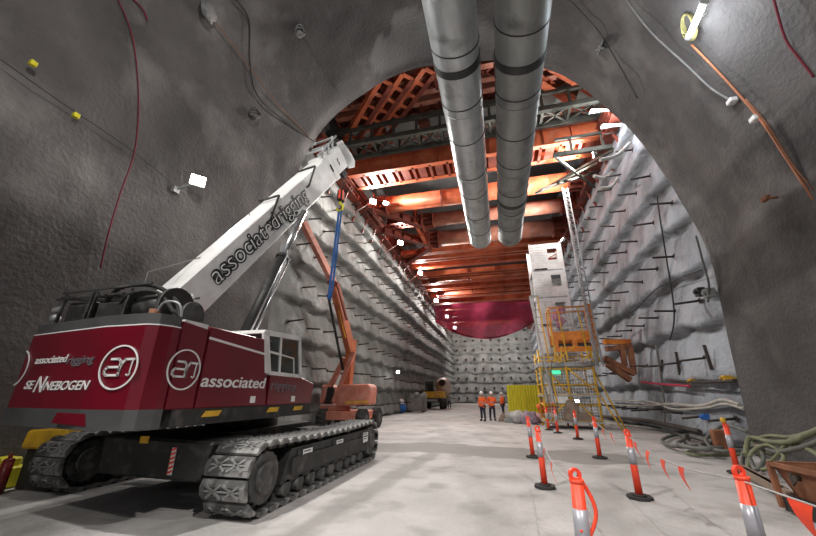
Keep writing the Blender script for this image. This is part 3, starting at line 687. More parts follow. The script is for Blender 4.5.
b = MB(); b.box((-5.0, 5.75, 1.9), (-4.95, 7.0, 2.7)); b.box((-4.95, 5.8, 1.9), (-4.3, 5.86, 2.66)); b.build('cab_lining', 'dark', cabo)
# lettering and badges
def ar_badge(c, u, v, R, w, cutx=None, sx=1):
    u, v = V(u), V(v); n = u.cross(v).normalized(); c = V(c)
    bd = MB(); bd.ring(c, u, v, R * .93, R, n, .01, n=48, sx=sx); bo = bd.build('badge_ring', 'letter', cr, label='white ring badge')
    g = MB()
    def strip(pts, t):
        for (a0, a1), (b0, b1) in zip(pts[:-1], pts[1:]):
            A = c + u * a0 * R * sx + v * a1 * R + n * .006; B = c + u * b0 * R * sx + v * b1 * R + n * .006; d = (B - A).normalized() * t * R * .5
            g.beam(A - d * .9, B + d * .9, t * R, .01, up=n)
    strip([(-.45, .36), (-.06, .36), (.08, .24), (.08, -.36), (-.55, -.36), (-.68, -.26), (-.68, -.12), (-.56, .0), (.05, .0)], .10)
    strip([(.08, -.2), (.14, .12), (.30, .34), (.74, .34)], .10)
    strip([(.70, .34), (.66, -.2)], .05); strip([(.66, -.2), (.68, -.3), (.6, -.38), (.52, -.34)], .06)
    g.build('badge_letters', 'letter', bo)
ar_badge((SX + .004, 4.03, 1.93), (0, 1, 0), (0, 0, 1), .27, 0)
def hitL(px, py, lift=.006):
    r_ = ray(px, py); n_ = V((-.162, -1, 0)).normalized(); q_ = V((-6.95, 3.8, 0)); t_ = ((q_ - EYE).dot(n_) + lift) / r_.dot(n_); return EYE + r_ * t_
c_ = aY(119, 367, 3.495); ar_badge(c_ - V((0, .004, 0)), (1, 0, .0), (0, 0, 1), .275, 0, sx=1.12)
g = MB(); c_ = hitL(18, 368); eu = V((1, -.162, 0)).normalized()
def arcp(R_): return [c_ + eu * math.cos(a_) * R_ * 1.1 + V((0, 0, math.sin(a_) * R_)) for a_ in [math.radians(-72 + 9 * k) for k in range(17)]]
ai, ao = arcp(.25), arcp(.27)
for k in range(16):
    n_ = V((-.162, -1, 0)).normalized() * .01; g.hexa([ai[k], ao[k], ao[k + 1], ai[k + 1], ai[k] + n_, ao[k] + n_, ao[k + 1] + n_, ai[k + 1] + n_])
g.build('badge_ring', 'letter', cr, label='white ring badge wrapped round the corner')
text('associated', (SX + .004, 4.36, 1.715), (0, 1, 0), (0, 0, 1), .255, 'letter', cr, width=1.5, bold=.012, shear=.12, label='white lettering reading associated')
text('rigging', (SX + .004, 6.02, 1.70), (0, 1, -.02), (0, 0, 1), .24, 'letg', cr, width=.9, bold=.012, shear=.12, label='dark grey lettering reading rigging')
ru, rv = V((1, -.162, 0)), V((0, 0, 1))
def wid(a_, b_): return (hitL(*b_) - hitL(*a_)).length
text('associated', hitL(35, 364), ru, rv, .15, 'letter', cr, width=wid((35, 364), (66, 364)), bold=.008, shear=.1, label='small white lettering reading associated')
text('rigging', hitL(67, 364), ru, rv, .15, 'letg', cr, width=wid((67, 364), (93, 364)), bold=.006, shear=.1, label='small dark grey lettering reading rigging')
text('SE', hitL(24, 389), ru, rv, .16, 'letter', cr, width=wid((24, 389), (33, 389)), bold=.012, shear=.25, label='white maker lettering')
text('N', hitL(33, 392), ru, rv, .30, 'letter', cr, width=wid((33, 389), (43, 389)), bold=.012, shear=.25, label='white maker lettering, tall N')
text('NEBOGEN', hitL(43, 390), ru, rv, .16, 'letter', cr, width=wid((43, 389), (88, 389)), bold=.012, shear=.25, label='white maker lettering')
# machinery on the deck
for xa, xb in ((-6.72, -6.2), (-6.08, -5.45)):
    e = MB(); e.box((xa, 3.98, 2.6), (xb, 5.0, 3.02)); e.box((xa + .06, 3.93, 2.66), (xb - .06, 3.985, 2.96)); e.build('cooler_box', 'dark', cr, bevel=.02)
b = MB()
for x in (-6.76, -6.18, -6.1, -5.42):
    for y in (3.9, 4.8): b.beam((x, y, 2.6), (x + .05, y, 3.14), .035)
for y in (3.9, 4.8): b.beam((-6.9, y, 3.06), (-5.2, y, 3.08), .03); b.beam((-6.8, y, 3.16), (-5.0, y, 3.2), .03)
for x in (-6.75, -6.62, -6.5, -6.1, -5.98, -5.85, -5.5): b.beam((x, 3.86, 3.06), (x + .08, 4.8, 3.2), .04)
b.build('guard_rail', 'track', cr)
b = MB(); b.cyl((-5.4, 4.2, 2.86), (-4.8, 4.2, 2.86), .24, n=24); b.cyl((-5.45, 4.2, 2.86), (-5.38, 4.2, 2.86), .32, n=24); b.cyl((-4.82, 4.2, 2.86), (-4.75, 4.2, 2.86), .32, n=24); b.build('winch_drum', 'dark', cr)
b = MB(); b.cyl((-4.7, 4.25, 2.75), (-4.5, 4.25, 2.75), .15, n=24); b.cyl((-4.52, 4.25, 2.75), (-4.46, 4.25, 2.75), .2, n=24); b.build('hose_reel', 'track', cr)
MB().cyl((-4.75, 3.85, 2.6), (-4.75, 3.85, 2.76), .07, n=14).build('beacon', 'rust', cr)
b = MB(); b.tube(smooth_path([(-6.0, 4.0, 2.9), (-5.7, 3.95, 3.18), (-5.1, 4.0, 3.2), (-4.7, 4.1, 2.95), (-4.5, 4.05, 2.65)]), .035); b.tube(smooth_path([(-5.7, 4.0, 2.8), (-5.4, 3.9, 3.05), (-4.9, 3.95, 3.05), (-4.45, 3.95, 2.65)]), .028)
b.build('hydraulic_hose', 'rubber', cr)
b = MB(); b.tube(smooth_path([(-4.75, 3.85, 2.62), (-4.6, 3.83, 2.85), (-4.35, 3.86, 2.82), (-4.3, 3.9, 2.6)]), .015); b.build('grab_handle', 'galv', cr)
b = MB(); b.ball((-6.88, 3.95, 2.76), .07); b.beam((-6.88, 3.95, 2.6), (-6.88, 3.95, 2.75), .04); b.beam((-6.98, 3.95, 2.9), (-6.78, 3.95, 2.93), .06); b.build('work_lamp', 'galv', cr)
b = MB(); b.tube([(-5.0, 4.3, 2.6), (-4.95, 4.4, 3.1), (-4.8, 4.45, 3.15)], .02); b.beam((-5.0, 4.35, 3.05), (-4.75, 4.45, 3.1), .05); b.build('camera_bracket', 'galv', cr)
# boom: outer section, collar, inner section, head
BL = V((-5.47, 5.2, 2.80)); TL = V((-4.62, 9.62, 9.3))
D = (TL - BL).normalized(); W = V((D.y, -D.x, 0)).normalized(); N = W.cross(D).normalized()
def sec(a, w, t, off=0): # lower right corner at distance a along the edge
    p = BL + D * a + N * off
    return [p - W * w, p, p + N * t, p + N * t - W * w]
def boomsec(a0, a1, w0, t0, w1, t1, o0=0, o1=0, m='white', name='boom_section', c0=0):
    b = MB(); b.hexa(sec(a0, w0, t0, o0) + sec(a1, w1, t1, o1)); return b.build(name, m, cr, bevel=.03)
TOT = (TL - BL).length
bm = boomsec(-1.0, TOT * .86, .72, .66, .72, .80, 0, 0)
boomsec(TOT * .86, TOT * .90, .76, .88, .76, .88, -.03, -.03, name='boom_collar')
boomsec(TOT * .90, TOT * 1.0, .64, .74, .62, .72, .08, .08)
hd = MB(); p = BL + D * TOT
hd.prism([(0, .0), (.4, -.12), (.62, .05), (.58, .35), (.35, .92), (.0, .95)], p + W * .0, D, N, -W, .06)
hd.prism([(0, .0), (.4, -.12), (.62, .05), (.58, .35), (.35, .92), (.0, .95)], p - W * .6, D, N, -W, .06)
hd.hexa([p + N * .1, p - W * .6 + N * .1, p - W * .6 + D * .45 + N * .15, p + D * .45 + N * .15, p + N * .85, p - W * .6 + N * .85, p - W * .6 + D * .4 + N * .85, p + D * .4 + N * .85])
ho = hd.build('boom_head', 'white', cr)
for k, (s, v) in enumerate(((.42, .1), (.2, .85), (-.3, -.05))):
    for j in range(3): MB().cyl(p + D * s + N * v - W * (.1 + .18 * j), p + D * s + N * v - W * (.18 + .18 * j), .2 if k < 2 else .16, n=18).build('sheave', 'dark', ho)
b = MB(); 
for (s, v) in ((-.9, .85), (-.45, .95), (-1.3, .85)):
    b.beam(p + D * s + N * v, p + D * (s + .3) + N * (v + .25), .06); b.beam(p + D * (s + .3) + N * (v + .22) , p + D * (s + .3) + N * (v + .22) - W * .7, .05)
b.beam(p - D * 1.5 + N * 1.0, p + D * .1 + N * 1.15, .05, .05)
b.build('head_guard', 'galv', ho)
for s in (1.9, 4.0):
    b = MB(); q = BL + D * (TOT - s) + W * .015; b.beam(q + N * .82, q + N * .5 - D * .75, .04, .04); b.beam(q + N * .82, q + N * .82 - W * .7, .04); b.beam(q + N * .5 - D * .75, q + N * .5 - D * .9, .05); b.build('boom_bracket', 'dark', cr)
# bold double lettering along the boom
to = BL + D * .92 + N * .22 + W * .016
text('associatedrigging', to, D, N, .56, 'black', cr, width=4.05, bold=.05, shear=.1, label='black outlined lettering reading associatedrigging')
text('associatedrigging', to + W * .01 + D * .012, D, N, .56, 'letter', cr, width=4.02, bold=-.02, shear=.1, label='white inside of the boom lettering')
b = MB()
for v in (.33, .45): b.box if 0 else b.beam(p - D * .55 + N * v + W * .012, p - D * .5 + N * (v + .1) + W * .012, .015, .04)
b.beam(BL + D * (TOT - 1.1) + N * .3 + W * .02, BL + D * (TOT - 1.1) + N * .55 + W * .02, .01, .05, up=W); b.build('small_marking', 'black', cr)
# lift cylinder
c0 = aX(242, 342, -4.9); c1 = aX(304, 212, -4.88)
b = MB(); cm = c0 + (c1 - c0) * .56; b.cyl(c0, cm, .13, n=20); b.cyl(cm, cm + (c1 - c0) * .02, .155, n=20); b.build('lift_cylinder', 'dark', cr)
b = MB(); b.cyl(cm, c1, .085, n=18); b.build('cylinder_rod', 'chrome', cr)
b = MB(); b.tube([c0 + V((.17, -.1, 0)), cm + V((.2, -.1, 0)), cm + V((.15, -.05, .2))], .02); b.tube([c0 + V((.2, 0, 0)), cm + V((.22, 0, 0))], .025); b.build('cylinder_line', 'chrome', cr)
# rope and hook block
hx = p + D * .3 - W * .2; hk = aX(341, 196, hx.x)
for dx in (-.05, .05): MB().tube([hx + V((dx, 0, 0)), hk + V((dx, 0, .15))], .012, 5).build('hoist_rope', 'cable', cr)
b = MB(); b.box((hk.x - .1, hk.y - .14, hk.z - .22), (hk.x + .1, hk.y + .14, hk.z + .2)); hb = b.build('hook_block', 'black', cr, bevel=.04)
b = MB()
b.box((hk.x + .102, hk.y - .1, hk.z - .18), (hk.x + .108, hk.y - .02, hk.z + .18))
b.box((hk.x - .02, hk.y - .15, hk.z - .18), (hk.x + .05, hk.y - .143, hk.z + .18)); b.build('block_stripe', 'bollard', hb)
b = MB(); a = hk - V((0, 0, .22)); b.tube(smooth_path([a, a + V((0, 0, -.1)), a + V((.1, 0, -.18)), a + V((.08, 0, -.32)), a + V((-.05, 0, -.36)), a + V((-.12, 0, -.26))]), .04); b.build('hook', 'lemon', hb)
b = MB(); lo = aX(330, 298, hk.x - .1); a = a + V((0, 0, -.3))
b.beam(a + V((-.03, 0, 0)), lo + V((-.05, 0, 0)), .07, .03); b.beam(a + V((.06, 0, 0)), lo + V((.06, 0, .3)), .06, .03); b.tube([lo + V((-.05, 0, .1)), lo + V((0, 0, -.08)), lo + V((.06, 0, .3))], .04)
solo(b, 'lifting_sling', 'blue', 'long blue webbing sling hanging from the crane hook', 'sling')
b = MB(); b.tube([BL + D * 3.2 + N * .8 - W * .5, arch_hit(148, 268, 0) * .2 + (BL + D * 3.2) * .8, aX(148, 272, -5.9), V((-5.8, 4.4, 3.2))], .012, 5); b.build('stay_rope', 'cableg', cr)
# ------------------------------------------------------------------ boom lift
lf = empty('boom_lift', (-7.6, 18, 0), 'faded salmon articulated boom lift behind the crane, arm raised left', 'boom lift')
b = MB(); b.box((-8.6, 16.8, .45), (-6.6, 19.2, .85)); b.box((-8.9, 17.0, .85), (-7.9, 18.6, 1.1)); b.build('chassis', 'lift', lf, bevel=.03)
for x, y in ((-6.55, 16.95), (-6.55, 19.0), (-8.6, 16.95), (-8.6, 19.0)):
    wb = MB(); wb.cyl((x - .18, y, .48), (x + .18, y, .48), .48, n=24); w_ = wb.build('wheel', 'rubber', lf)
    wb = MB(); wb.cyl((x + .17, y, .48), (x + .2, y, .48), .26, n=18); wb.cyl((x - .2, y, .48), (x - .17, y, .48), .26, n=18)
    for k in range(14):
        a_ = 2 * PI * k / 14; wb.beam((x - .17, y + .47 * math.cos(a_), .48 + .47 * math.sin(a_)), (x + .17, y + .47 * math.cos(a_ + .12), .48 + .47 * math.sin(a_ + .12)), .06, .05)
    wb.build('hub', 'track', w_)
b = MB(); b.prism([(-8.0, 1.05), (-6.25, 1.15), (-6.2, 1.95), (-6.35, 2.12), (-7.9, 2.1), (-8.05, 1.9)], (0, 17.0, 0), (1, 0, 0), (0, 0, 1), (0, 1, 0), 1.0); o = b.build('engine_cowl', 'lift', lf, bevel=.05)
MB().prism([(-7.5, 1.2), (-6.3, 1.24), (-6.3, 1.34), (-7.5, 1.3)], (0, 16.985, 0), (1, 0, 0), (0, 0, 1), (0, 1, 0), .012).build('stripe', 'yellow', o)
b = MB(); b.box((-9.1, 17.4, 1.15), (-8.5, 18.2, 2.1)); b.build('tank_cowl', 'lift', lf, bevel=.08)
MB().cyl((-8.0, 17.6, .85), (-8.0, 17.6, 1.1), .5, n=24).build('turntable', 'lift', lf)
b = MB(); b.beam((-8.55, 17.3, 1.2), (-8.45, 17.3, 2.0), .35, .3); b.build('control_box', 'black', lf, bevel=.03)
j1 = aY(322, 400, 17.4); j2 = aY(350, 340, 17.2); j3 = aY(352, 345, 17.1)
b = MB(); b.beam(aY(322, 402, 17.3), aY(345, 358, 17.3), .28, .22); b.build('lower_arm', 'lift', lf)
b = MB(); b.beam(aY(334, 402, 17.1), aY(354, 352, 17.1), .22, .2); b.build('lower_arm', 'lift', lf)
b = MB(); b.beam(aY(346, 395, 17.3), aY(352, 340, 17.3), .4, .4); b.build('riser', 'liftarm', lf)
q0 = aY(351, 352, 17.2); q1 = aY(334, 284, 15.9); q2 = aY(303, 222, 13.6)
b = MB(); b.beam(q0, q1, .4, .4); b.build('main_boom', 'liftarm', lf, bevel=.02)
b = MB(); b.beam(q1 - (q2 - q1) * .1, q2, .28, .3); b.build('fly_boom', 'lift', lf)
b = MB(); b.beam(q1 + V((-.2, 0, .1)), q1 + V((.2, 0, -.1)), .6, .3); b.beam(q1 + V((.25, -.2, 0)), q1 * .45 + q0 * .55 + V((.3, -.2, 0)), .1, .1); b.build('knuckle', 'redox', lf)
b = MB(); b.beam(q1 * .6 + q0 * .4 + V((.02, -.215, 0)), q1 * .2 + q0 * .8 + V((.02, -.215, 0)), .02, .28, up=V((0, 1, 0))); b.build('side_decal', 'yellow', lf)
b = MB(); b.cyl(q0 + V((-.35, -.1, -.9)), q1 + V((-.2, -.2, -.6)), .07, n=12); b.build('lift_ram', 'dark', lf)
# ------------------------------------------------------------------ mixer truck
mx = empty('mixer_truck', (-8, 45.5, 0), 'small yellow site mixer with a pale drum by the left wall', 'truck')
b = MB(); b.box((-9.1, 43.6, 1.25), (-6.7, 47.5, 2.0)); b.build('body', 'yellow', mx, bevel=.06)
b = MB(); b.box((-9.3, 43.6, .75), (-6.9, 47.5, 1.2)); b.build('chassis', 'dark', mx)
MB().box((-8.7, 43.5, .85), (-7.4, 43.6, 1.15)).build('bumper', 'greyb', mx)
cb = MB()
for x, y in ((-9.0, 43.8), (-7.8, 43.8), (-9.0, 45.2), (-7.8, 45.2)): cb.beam((x, y, 2.0), (x, y, 3.2), .09)
cb.box((-9.1, 43.7, 3.15), (-7.7, 45.3, 3.28)); cbo = cb.build('cab', 'greyb', mx)
MB().box((-8.95, 43.82, 2.0), (-7.85, 43.86, 3.15)).build('windscreen', 'glass', cbo); MB().box((-8.7, 44.4, 2.0), (-8.1, 45.0, 2.7)).build('seat', 'black', cbo)
b = MB(); a0, a1 = V((-6.9, 44.3, 3.0)), V((-7.0, 47.8, 2.2)); b.cyl(a0, a0 + (a1 - a0) * .3, .42, .95, n=28, caps=False); b.cyl(a0 + (a1 - a0) * .3, a0 + (a1 - a0) * .7, .95, .95, n=28, caps=False); b.cyl(a0 + (a1 - a0) * .7, a1, .95, .5, n=28); b.build('drum', mat('pale_drum', (.62, .5, .42), .5), mx)
for x in (-9.0, -7.0):
    for y in (44.2, 46.8): MB().cyl((x - .2, y, .55), (x + .2, y, .55), .55, n=22).build('wheel', 'rubber', mx)
MB().ball((-7.4, 43.58, 1.65), .12).build('headlamp', 'galv', mx)
# grey bin, blue bags
gb = empty('skip_bin', (-8.8, 37, 0), 'dusty grey steel bin against the left wall beside the mixer', 'bin')
b = MB(); x0, x1, y0, y1 = -9.3, -7.5, 36.2, 37.6
for p_, q_ in (((x0, y0, .15), (x1, y0 + .06, 1.3)), ((x0, y1 - .06, .15), (x1, y1, 1.3)), ((x0, y0, .15), (x0 + .06, y1, 1.3)), ((x1 - .06, y0, .15), (x1, y1, 1.3)), ((x0, y0, .1), (x1, y1, .2))): b.box(p_, q_)
b.build('body', 'greyb', gb)
b = MB(); b.box((x0 - .05, y0 - .05, 1.26), (x1 + .05, y0 + .05, 1.36)); b.box((x0 - .05, y1 - .05, 1.26), (x1 + .05, y1 + .05, 1.36)); b.build('rim', 'greyb', gb)
b = MB(); b.box((x0 + .1, y0, 0), (x0 + .3, y1, .12)); b.box((x1 - .3, y0, 0), (x1 - .1, y1, .12)); b.build('skid', 'dark', gb)
b = MB(); 
for i in range(6): b.ball((-8.9 + .25 * i, 36.8 + .1 * (i % 2), 1.35 + .12 * (i % 3)), .28, jitter=.3)
solo(b, 'scrap_sacks', 'bag', 'crumpled pale sacks heaped in the grey bin', 'sacks', kind='stuff')
pB = aZ(400, 413); solo(MB().ball((pB.x, pB.y, .42), .62, (1, .7, .7), n=16, m=10, jitter=.35), 'bulk_bag', 'blue', 'crumpled blue bag on the floor by the left wall', 'bag')
solo(MB().ball((pB.x + .05, pB.y + .1, .95), .33, (1, .8, .9), jitter=.3), 'white_sack', 'white', 'small white sack lying on top of the blue bag', 'sack')
solo(MB().beam((pB.x - .4, pB.y + .7, 0), (pB.x - .4, pB.y + .7, 1.8), .3, .25), 'wall_post', 'dark', 'dark post standing behind the blue bag', 'post', bevel=.04)
# ------------------------------------------------------------------ people
def skin_mesh(verts, edges, radii, sub=1):
    me = bpy.data.meshes.new('body'); me.from_pydata(verts, edges, []); ob = bpy.data.objects.new('tmp_body', me); C.objects.link(ob)
    bpy.context.view_layer.objects.active = ob
    md = ob.modifiers.new('s', 'SKIN'); 
    if not me.skin_vertices: bpy.ops.mesh.customdata_skin_add()
    for i, r in enumerate(radii): me.skin_vertices[0].data[i].radius = r if isinstance(r, tuple) else (r, r)
    me.skin_vertices[0].data[0].use_root = True
    sb = ob.modifiers.new('u', 'SUBSURF'); sb.levels = sub; sb.render_levels = sub
    dg = bpy.context.evaluated_depsgraph_get(); dg.update()
    out = bpy.data.meshes.new_from_object(ob.evaluated_get(dg)); bpy.data.objects.remove(ob)
    for pl_ in out.polygons: pl_.use_smooth = True
    return out
def person(x, y, rz, label, top='hivis', arm=0.3, helmet='white', lean=0):
    t = empty('person', (x, y, 0), label, 'person', None); t.rotation_euler = (0, 0, rz)
    def add(name, me, m, par=t):
        me.materials.clear(); me.materials.append(M[m]); o = bpy.data.objects.new(name, me); C.objects.link(o); o.parent = par; return o
    vs = [(0, 0, .95), (0, 0, 1.12), (0, 0, 1.38), (0, 0, 1.50), (0, -.01, 1.60), (0, -.02, 1.70),
          (.11, 0, .88), (.13, -.02, .5), (.14, .02, .09), (.15, -.14, .05), (-.11, 0, .88), (-.13, .04, .5), (-.15, .06, .09), (-.16, -.10, .05),
          (.19, 0, 1.42), (.25, .02, 1.15), (.23, -.16 - arm * .3, 1.0 + arm * .25), (-.19, 0, 1.42), (-.26, .03, 1.15), (-.23, -.10, .92), (.2, -.24 - arm * .35, .98 + arm * .3), (-.22, -.14, .84)]
    es = [(0, 1), (1, 2), (2, 3), (3, 4), (4, 5), (0, 6), (6, 7), (7, 8), (8, 9), (0, 10), (10, 11), (11, 12), (12, 13), (2, 14), (14, 15), (15, 16), (16, 20), (2, 17), (17, 18), (18, 19), (19, 21)]
    rr = [(.15, .11), (.15, .11), (.16, .11), .06, .085, .08, .09, .065, .045, .04, .09, .065, .045, .04, .06, .045, .035, .06, .045, .035, .04, .04]
    add('body', skin_mesh(vs, es, rr, 2), 'skin')
    jv = [(0, 0, .98), (0, 0, 1.15), (0, 0, 1.38), (.2, 0, 1.42), (.255, .02, 1.15), (.235, -.13 - arm * .25, 1.02 + arm * .2), (-.2, 0, 1.42), (-.265, .03, 1.15), (-.235, -.09, .95), (0, 0, .9)]
    je = [(0, 1), (1, 2), (2, 3), (3, 4), (4, 5), (2, 6), (6, 7), (7, 8), (0, 9)]
    jr = [(.19, .15), (.19, .15), (.2, .145), .085, .07, .055, .085, .07, .055, (.18, .14)]
    j = add('jacket', skin_mesh(jv, je, jr, 2), top)
    b = MB(); b.ring((0, 0, 1.12), (1, 0, 0), (0, 1, 0), .17, .2, (0, 0, 1), .05, n=24); 
    for v_ in b.b.verts: v_.co.y *= .78
    tp = b.build('reflective_tape', 'bollw'); tp.parent = j
    tv = [(0, 0, .92), (.11, 0, .85), (.13, -.02, .5), (.14, .02, .12), (-.11, 0, .85), (-.13, .04, .5), (-.15, .06, .12)]
    add('trousers', skin_mesh(tv, [(0, 1), (1, 2), (2, 3), (0, 4), (4, 5), (5, 6)], [(.17, .13), .115, .085, .07, .115, .085, .07], 2), 'navy')
    b = MB()
    for sx_, yy in ((.145, .0), (-.155, .04)): b.ball((sx_, yy - .06, .06), .15, (.5, 1.0, .42))
    bo = b.build('boots', 'rubber'); bo.parent = t
    b = MB(); b.ball((0, -.015, 1.72), .13, (1, 1.15, .85)); b.ring((0, -.03, 1.70), (1, 0, 0), (0, 1, 0), .1, .155, (0, 0, 1), .015, n=24); h_ = b.build('hard_hat', helmet); h_.parent = t
    b = MB(); b.ball((.035, -.1, 1.62), .014); b.ball((-.035, -.1, 1.62), .014); b.beam((0, -.09, 1.605), (0, -.125, 1.585), .022); b.beam((-.025, -.1, 1.555), (.025, -.1, 1.555), .01); fc = b.build('face', 'skin'); fc.parent = t
    return t
pp = aZ(483.5, 421); person(pp.x, pp.y, -.5, 'worker in orange hi-vis jacket and dark trousers, leftmost of the three', arm=.1)
pp = aZ(493, 420.5); person(pp.x, pp.y, .3, 'worker in orange hi-vis jacket standing in the middle of the group', arm=.9)
pp = aZ(503.5, 416); person(pp.x, pp.y, -1.2, 'worker in hi-vis jacket half hidden beside the yellow sheeting', arm=.7)
pp = aZ(449.5, 408.5); person(pp.x, pp.y, .2, 'worker in a drab pale jacket beside the small yellow mixer', top='greyb', arm=.2, helmet='dark')
# ------------------------------------------------------------------ yellow sheeted screen and heap
ys = empty('sheeted_crate', (1.6, 27.2, 0), 'upright bright yellow sheeted crate left of the stair tower', 'crate')
x0 = aY(508, 400, 26.5).x; x1 = aY(541, 400, 26.5).x
b = MB(); n = 60; A = []; B_ = []
for i in range(n + 1):
    x = x0 + (x1 - x0) * i / n; y = 26.5 + .04 * math.sin(i * 1.3); A.append(b.b.verts.new((x, y, .45))); B_.append(b.b.verts.new((x, y, 2.25)))
for i in range(n): b.face([A[i], A[i + 1], B_[i + 1], B_[i]], True)
b.box((x0, 26.56, .45), (x1, 28.2, 2.24)); b.build('sheeting', 'lemon', ys)
b = MB(); b.box((x0 + .1, 26.6, 0), (x0 + .3, 28.1, .45)); b.box((x1 - .3, 26.6, 0), (x1 - .1, 28.1, .45)); b.build('skid', 'dark', ys)
b = MB(); b.box((x1, 26.6, .3), (x1 + .45, 28, 2.2)); b.build('side_board', 'timber', ys)
for i, (px, py, r, m, lab, nmn) in enumerate(((519, 423, .52, 'bag', 'bulging pale sack at the foot of the yellow crate', 'sack'), (530, 424, .5, mat('mauve_sack', (.36, .30, .38), .8), 'grey-mauve crumpled sack among the bollards', 'sack'), (541, 423, .45, mat('pinkish_sack', (.5, .3, .3), .8), 'pinkish sack slumped against the scaffold foot', 'sack'), (525, 418, .6, 'bag', 'taller pale sack behind the heap of sacks', 'sack'))):
    q = aZ(px, py); solo(MB().ball((q.x, q.y, r * .62), r, (1, .8, .68), jitter=.6, n=14, m=9), nmn, m, lab, 'sack')
for i, (px, py) in enumerate(((504, 421), (510, 422))):
    q = aZ(px, py); b = MB(); b.box((q.x - .35, q.y - .3, 0), (q.x + .35, q.y + .3, .18)); b.box((q.x - .25, q.y - .2, .18), (q.x + .3, q.y + .25, .34)); b.cyl((q.x, q.y, .34), (q.x + .1, q.y, .6), .06, n=8)
    solo(b, 'pump_unit', 'timber' if i == 0 else 'greyb', ('low brown pump on a skid right of the workers', 'low grey pump on a skid beside the sacks')[i], 'pump', bevel=.02)
q = aZ(549, 425); b = MB()
b.tube(smooth_path([q + V((-.5, 0, .9)), q + V((-.1, -.1, 1.1)), q + V((.3, 0, .95)), q + V((.5, .1, 1.15))]), .16); b.tube(smooth_path([q + V((-.4, .2, .7)), q + V((.1, 0, .8)), q + V((.5, 0, .75))]), .14); b.beam(q + V((-.3, 0, 0)), q + V((-.3, 0, .9)), .06); b.beam(q + V((.3, 0, 0)), q + V((.3, 0, .9)), .06)
solo(b, 'barrier_mesh_bundle', 'hivis', 'bundled orange barrier mesh slung on posts beside the scaffold', 'mesh bundle')
# ------------------------------------------------------------------ scaffold stair tower
sc_ = empty('scaffold_tower', (3.5, 21.5, 0), 'yellow scaffold stair tower with grey mesh standing on the pit floor', 'scaffold')
X0, X1, Y0, Y1 = 2.15, 4.75, 20.4, 22.4
for x in (X0, (X0 + X1) / 2, X1):
    for y in (Y0, Y1): MB().cyl((x, y, .0), (x, y, 3.9), .055, n=8).build('standard', 'yellow', sc_)
for z in (.35, 1.1, 1.6, 2.1, 2.9, 3.5):
    b = MB()
    for y in (Y0, Y1): b.cyl((X0 - .1, y, z), (X1 + .1, y, z), .035, n=6)
    for x in (X0, (X0 + X1) / 2, X1): b.cyl((x, Y0 - .1, z + .04), (x, Y1 + .1, z + .04), .035, n=6)
    b.build('ledger', 'yellow', sc_)
for p_, q_ in (((X0, Y0, .1), ((X0 + X1) / 2, Y0, 1.6)), (((X0 + X1) / 2, Y0, 1.6), (X1, Y0, .1)), ((X0, Y0, 3.1), ((X0 + X1) / 2, Y0, 1.7)), (((X0 + X1) / 2, Y0, 3.0), (X1, Y0, 1.7)), ((X1 + .05, Y0, 1.7), (X1 + .7, Y0 - .5, 0)), ((X1 + .05, Y0 + .3, 2.9), (X1 + .9, Y0 - .3, 0))):
    MB().cyl(p_, q_, .04, n=6).build('diagonal_brace', 'yellow', sc_)
for z in (.3, 1.55, 3.05): MB().box((X0 - .1, Y0 - .1, z - .03), (X1 + .1, Y1 + .1, z + (.05 if z < 3 else .16))).build('deck', 'galv', sc_)
st = MB()
for i in range(7): st.box((X0 + .2 + i * .3, Y0 + .5, .35 + i * .17), (X0 + .45 + i * .3, Y0 + 1.2, .39 + i * .17))
for yy in (Y0 + .5, Y0 + 1.2): st.beam((X0 + .15, yy, .25), (X0 + 2.3, yy, 1.5), .04, .18); st.beam((X0 + .15, yy, 1.2), (X0 + 2.3, yy, 2.4), .04, .04)
st.build('stair_flight', 'galv', sc_)
st = MB()
for i in range(7): st.box((X1 - .45 - i * .3, Y0 + 1.25, 1.6 + i * .19), (X1 - .2 - i * .3, Y0 + 1.9, 1.64 + i * .19))
for yy in (Y0 + 1.25, Y0 + 1.9): st.beam((X1 - .15, yy, 1.5), (X1 - 2.3, yy, 2.95), .04, .18)
st.build('stair_flight', 'galv', sc_)
def grid(b, o_, u_, v_, nu, nv, w):
    o_, u_, v_ = V(o_), V(u_), V(v_)
    for i in range(nu + 1): b.beam(o_ + u_ * i / nu, o_ + u_ * i / nu + v_, w)
    for i in range(nv + 1): b.beam(o_ + v_ * i / nv, o_ + v_ * i / nv + u_, w)
for (xa, xb, z, h_) in ((X0 + .05, X0 + 1.25, .4, 1.1), (X0 + 1.35, X1 - .05, .4, 1.1), (X0 + .05, X0 + 1.25, 1.65, 1.2), (X0 + 1.35, X1 - .05, 1.65, 1.2)):
    b = MB(); grid(b, (xa, Y0 + .07, z), (xb - xa, 0, 0), (0, 0, h_), 9, 8, .022); b.build('mesh_panel', 'white', sc_)
MB().box((X0 + .5, Y0 - .08, 1.2), (X0 + 1.15, Y0 - .05, 1.55)).build('notice_board', 'white', sc_, label='blank looking white notice board')
MB().box((X0 + .5, Y0 - .06, 2.62), (X0 + 1.0, Y0 - .03, 2.82)).build('exit_sign', 'gsign', sc_, label='small green lit sign')
b = MB()
for x in (X0 + .2, X0 + .6): b.tube(smooth_path([(x, Y0 - .1, 3.2), (x - .15, Y0 - .15, 2.2), (x, Y0 - .1, 1.4), (x - .1, Y0 - .1, .4)]), .03)
b.build('hanging_hose', 'hose', sc_)
b = MB(); b.beam((3.3, Y0 + .1, .35), (3.5, Y0 + .1, 1.3), .5, .6); b.box((3.0, Y0 + .0, .35), (4.4, Y0 + .8, .8)); b.build('stored_timber', 'timber', sc_, bevel=.03)
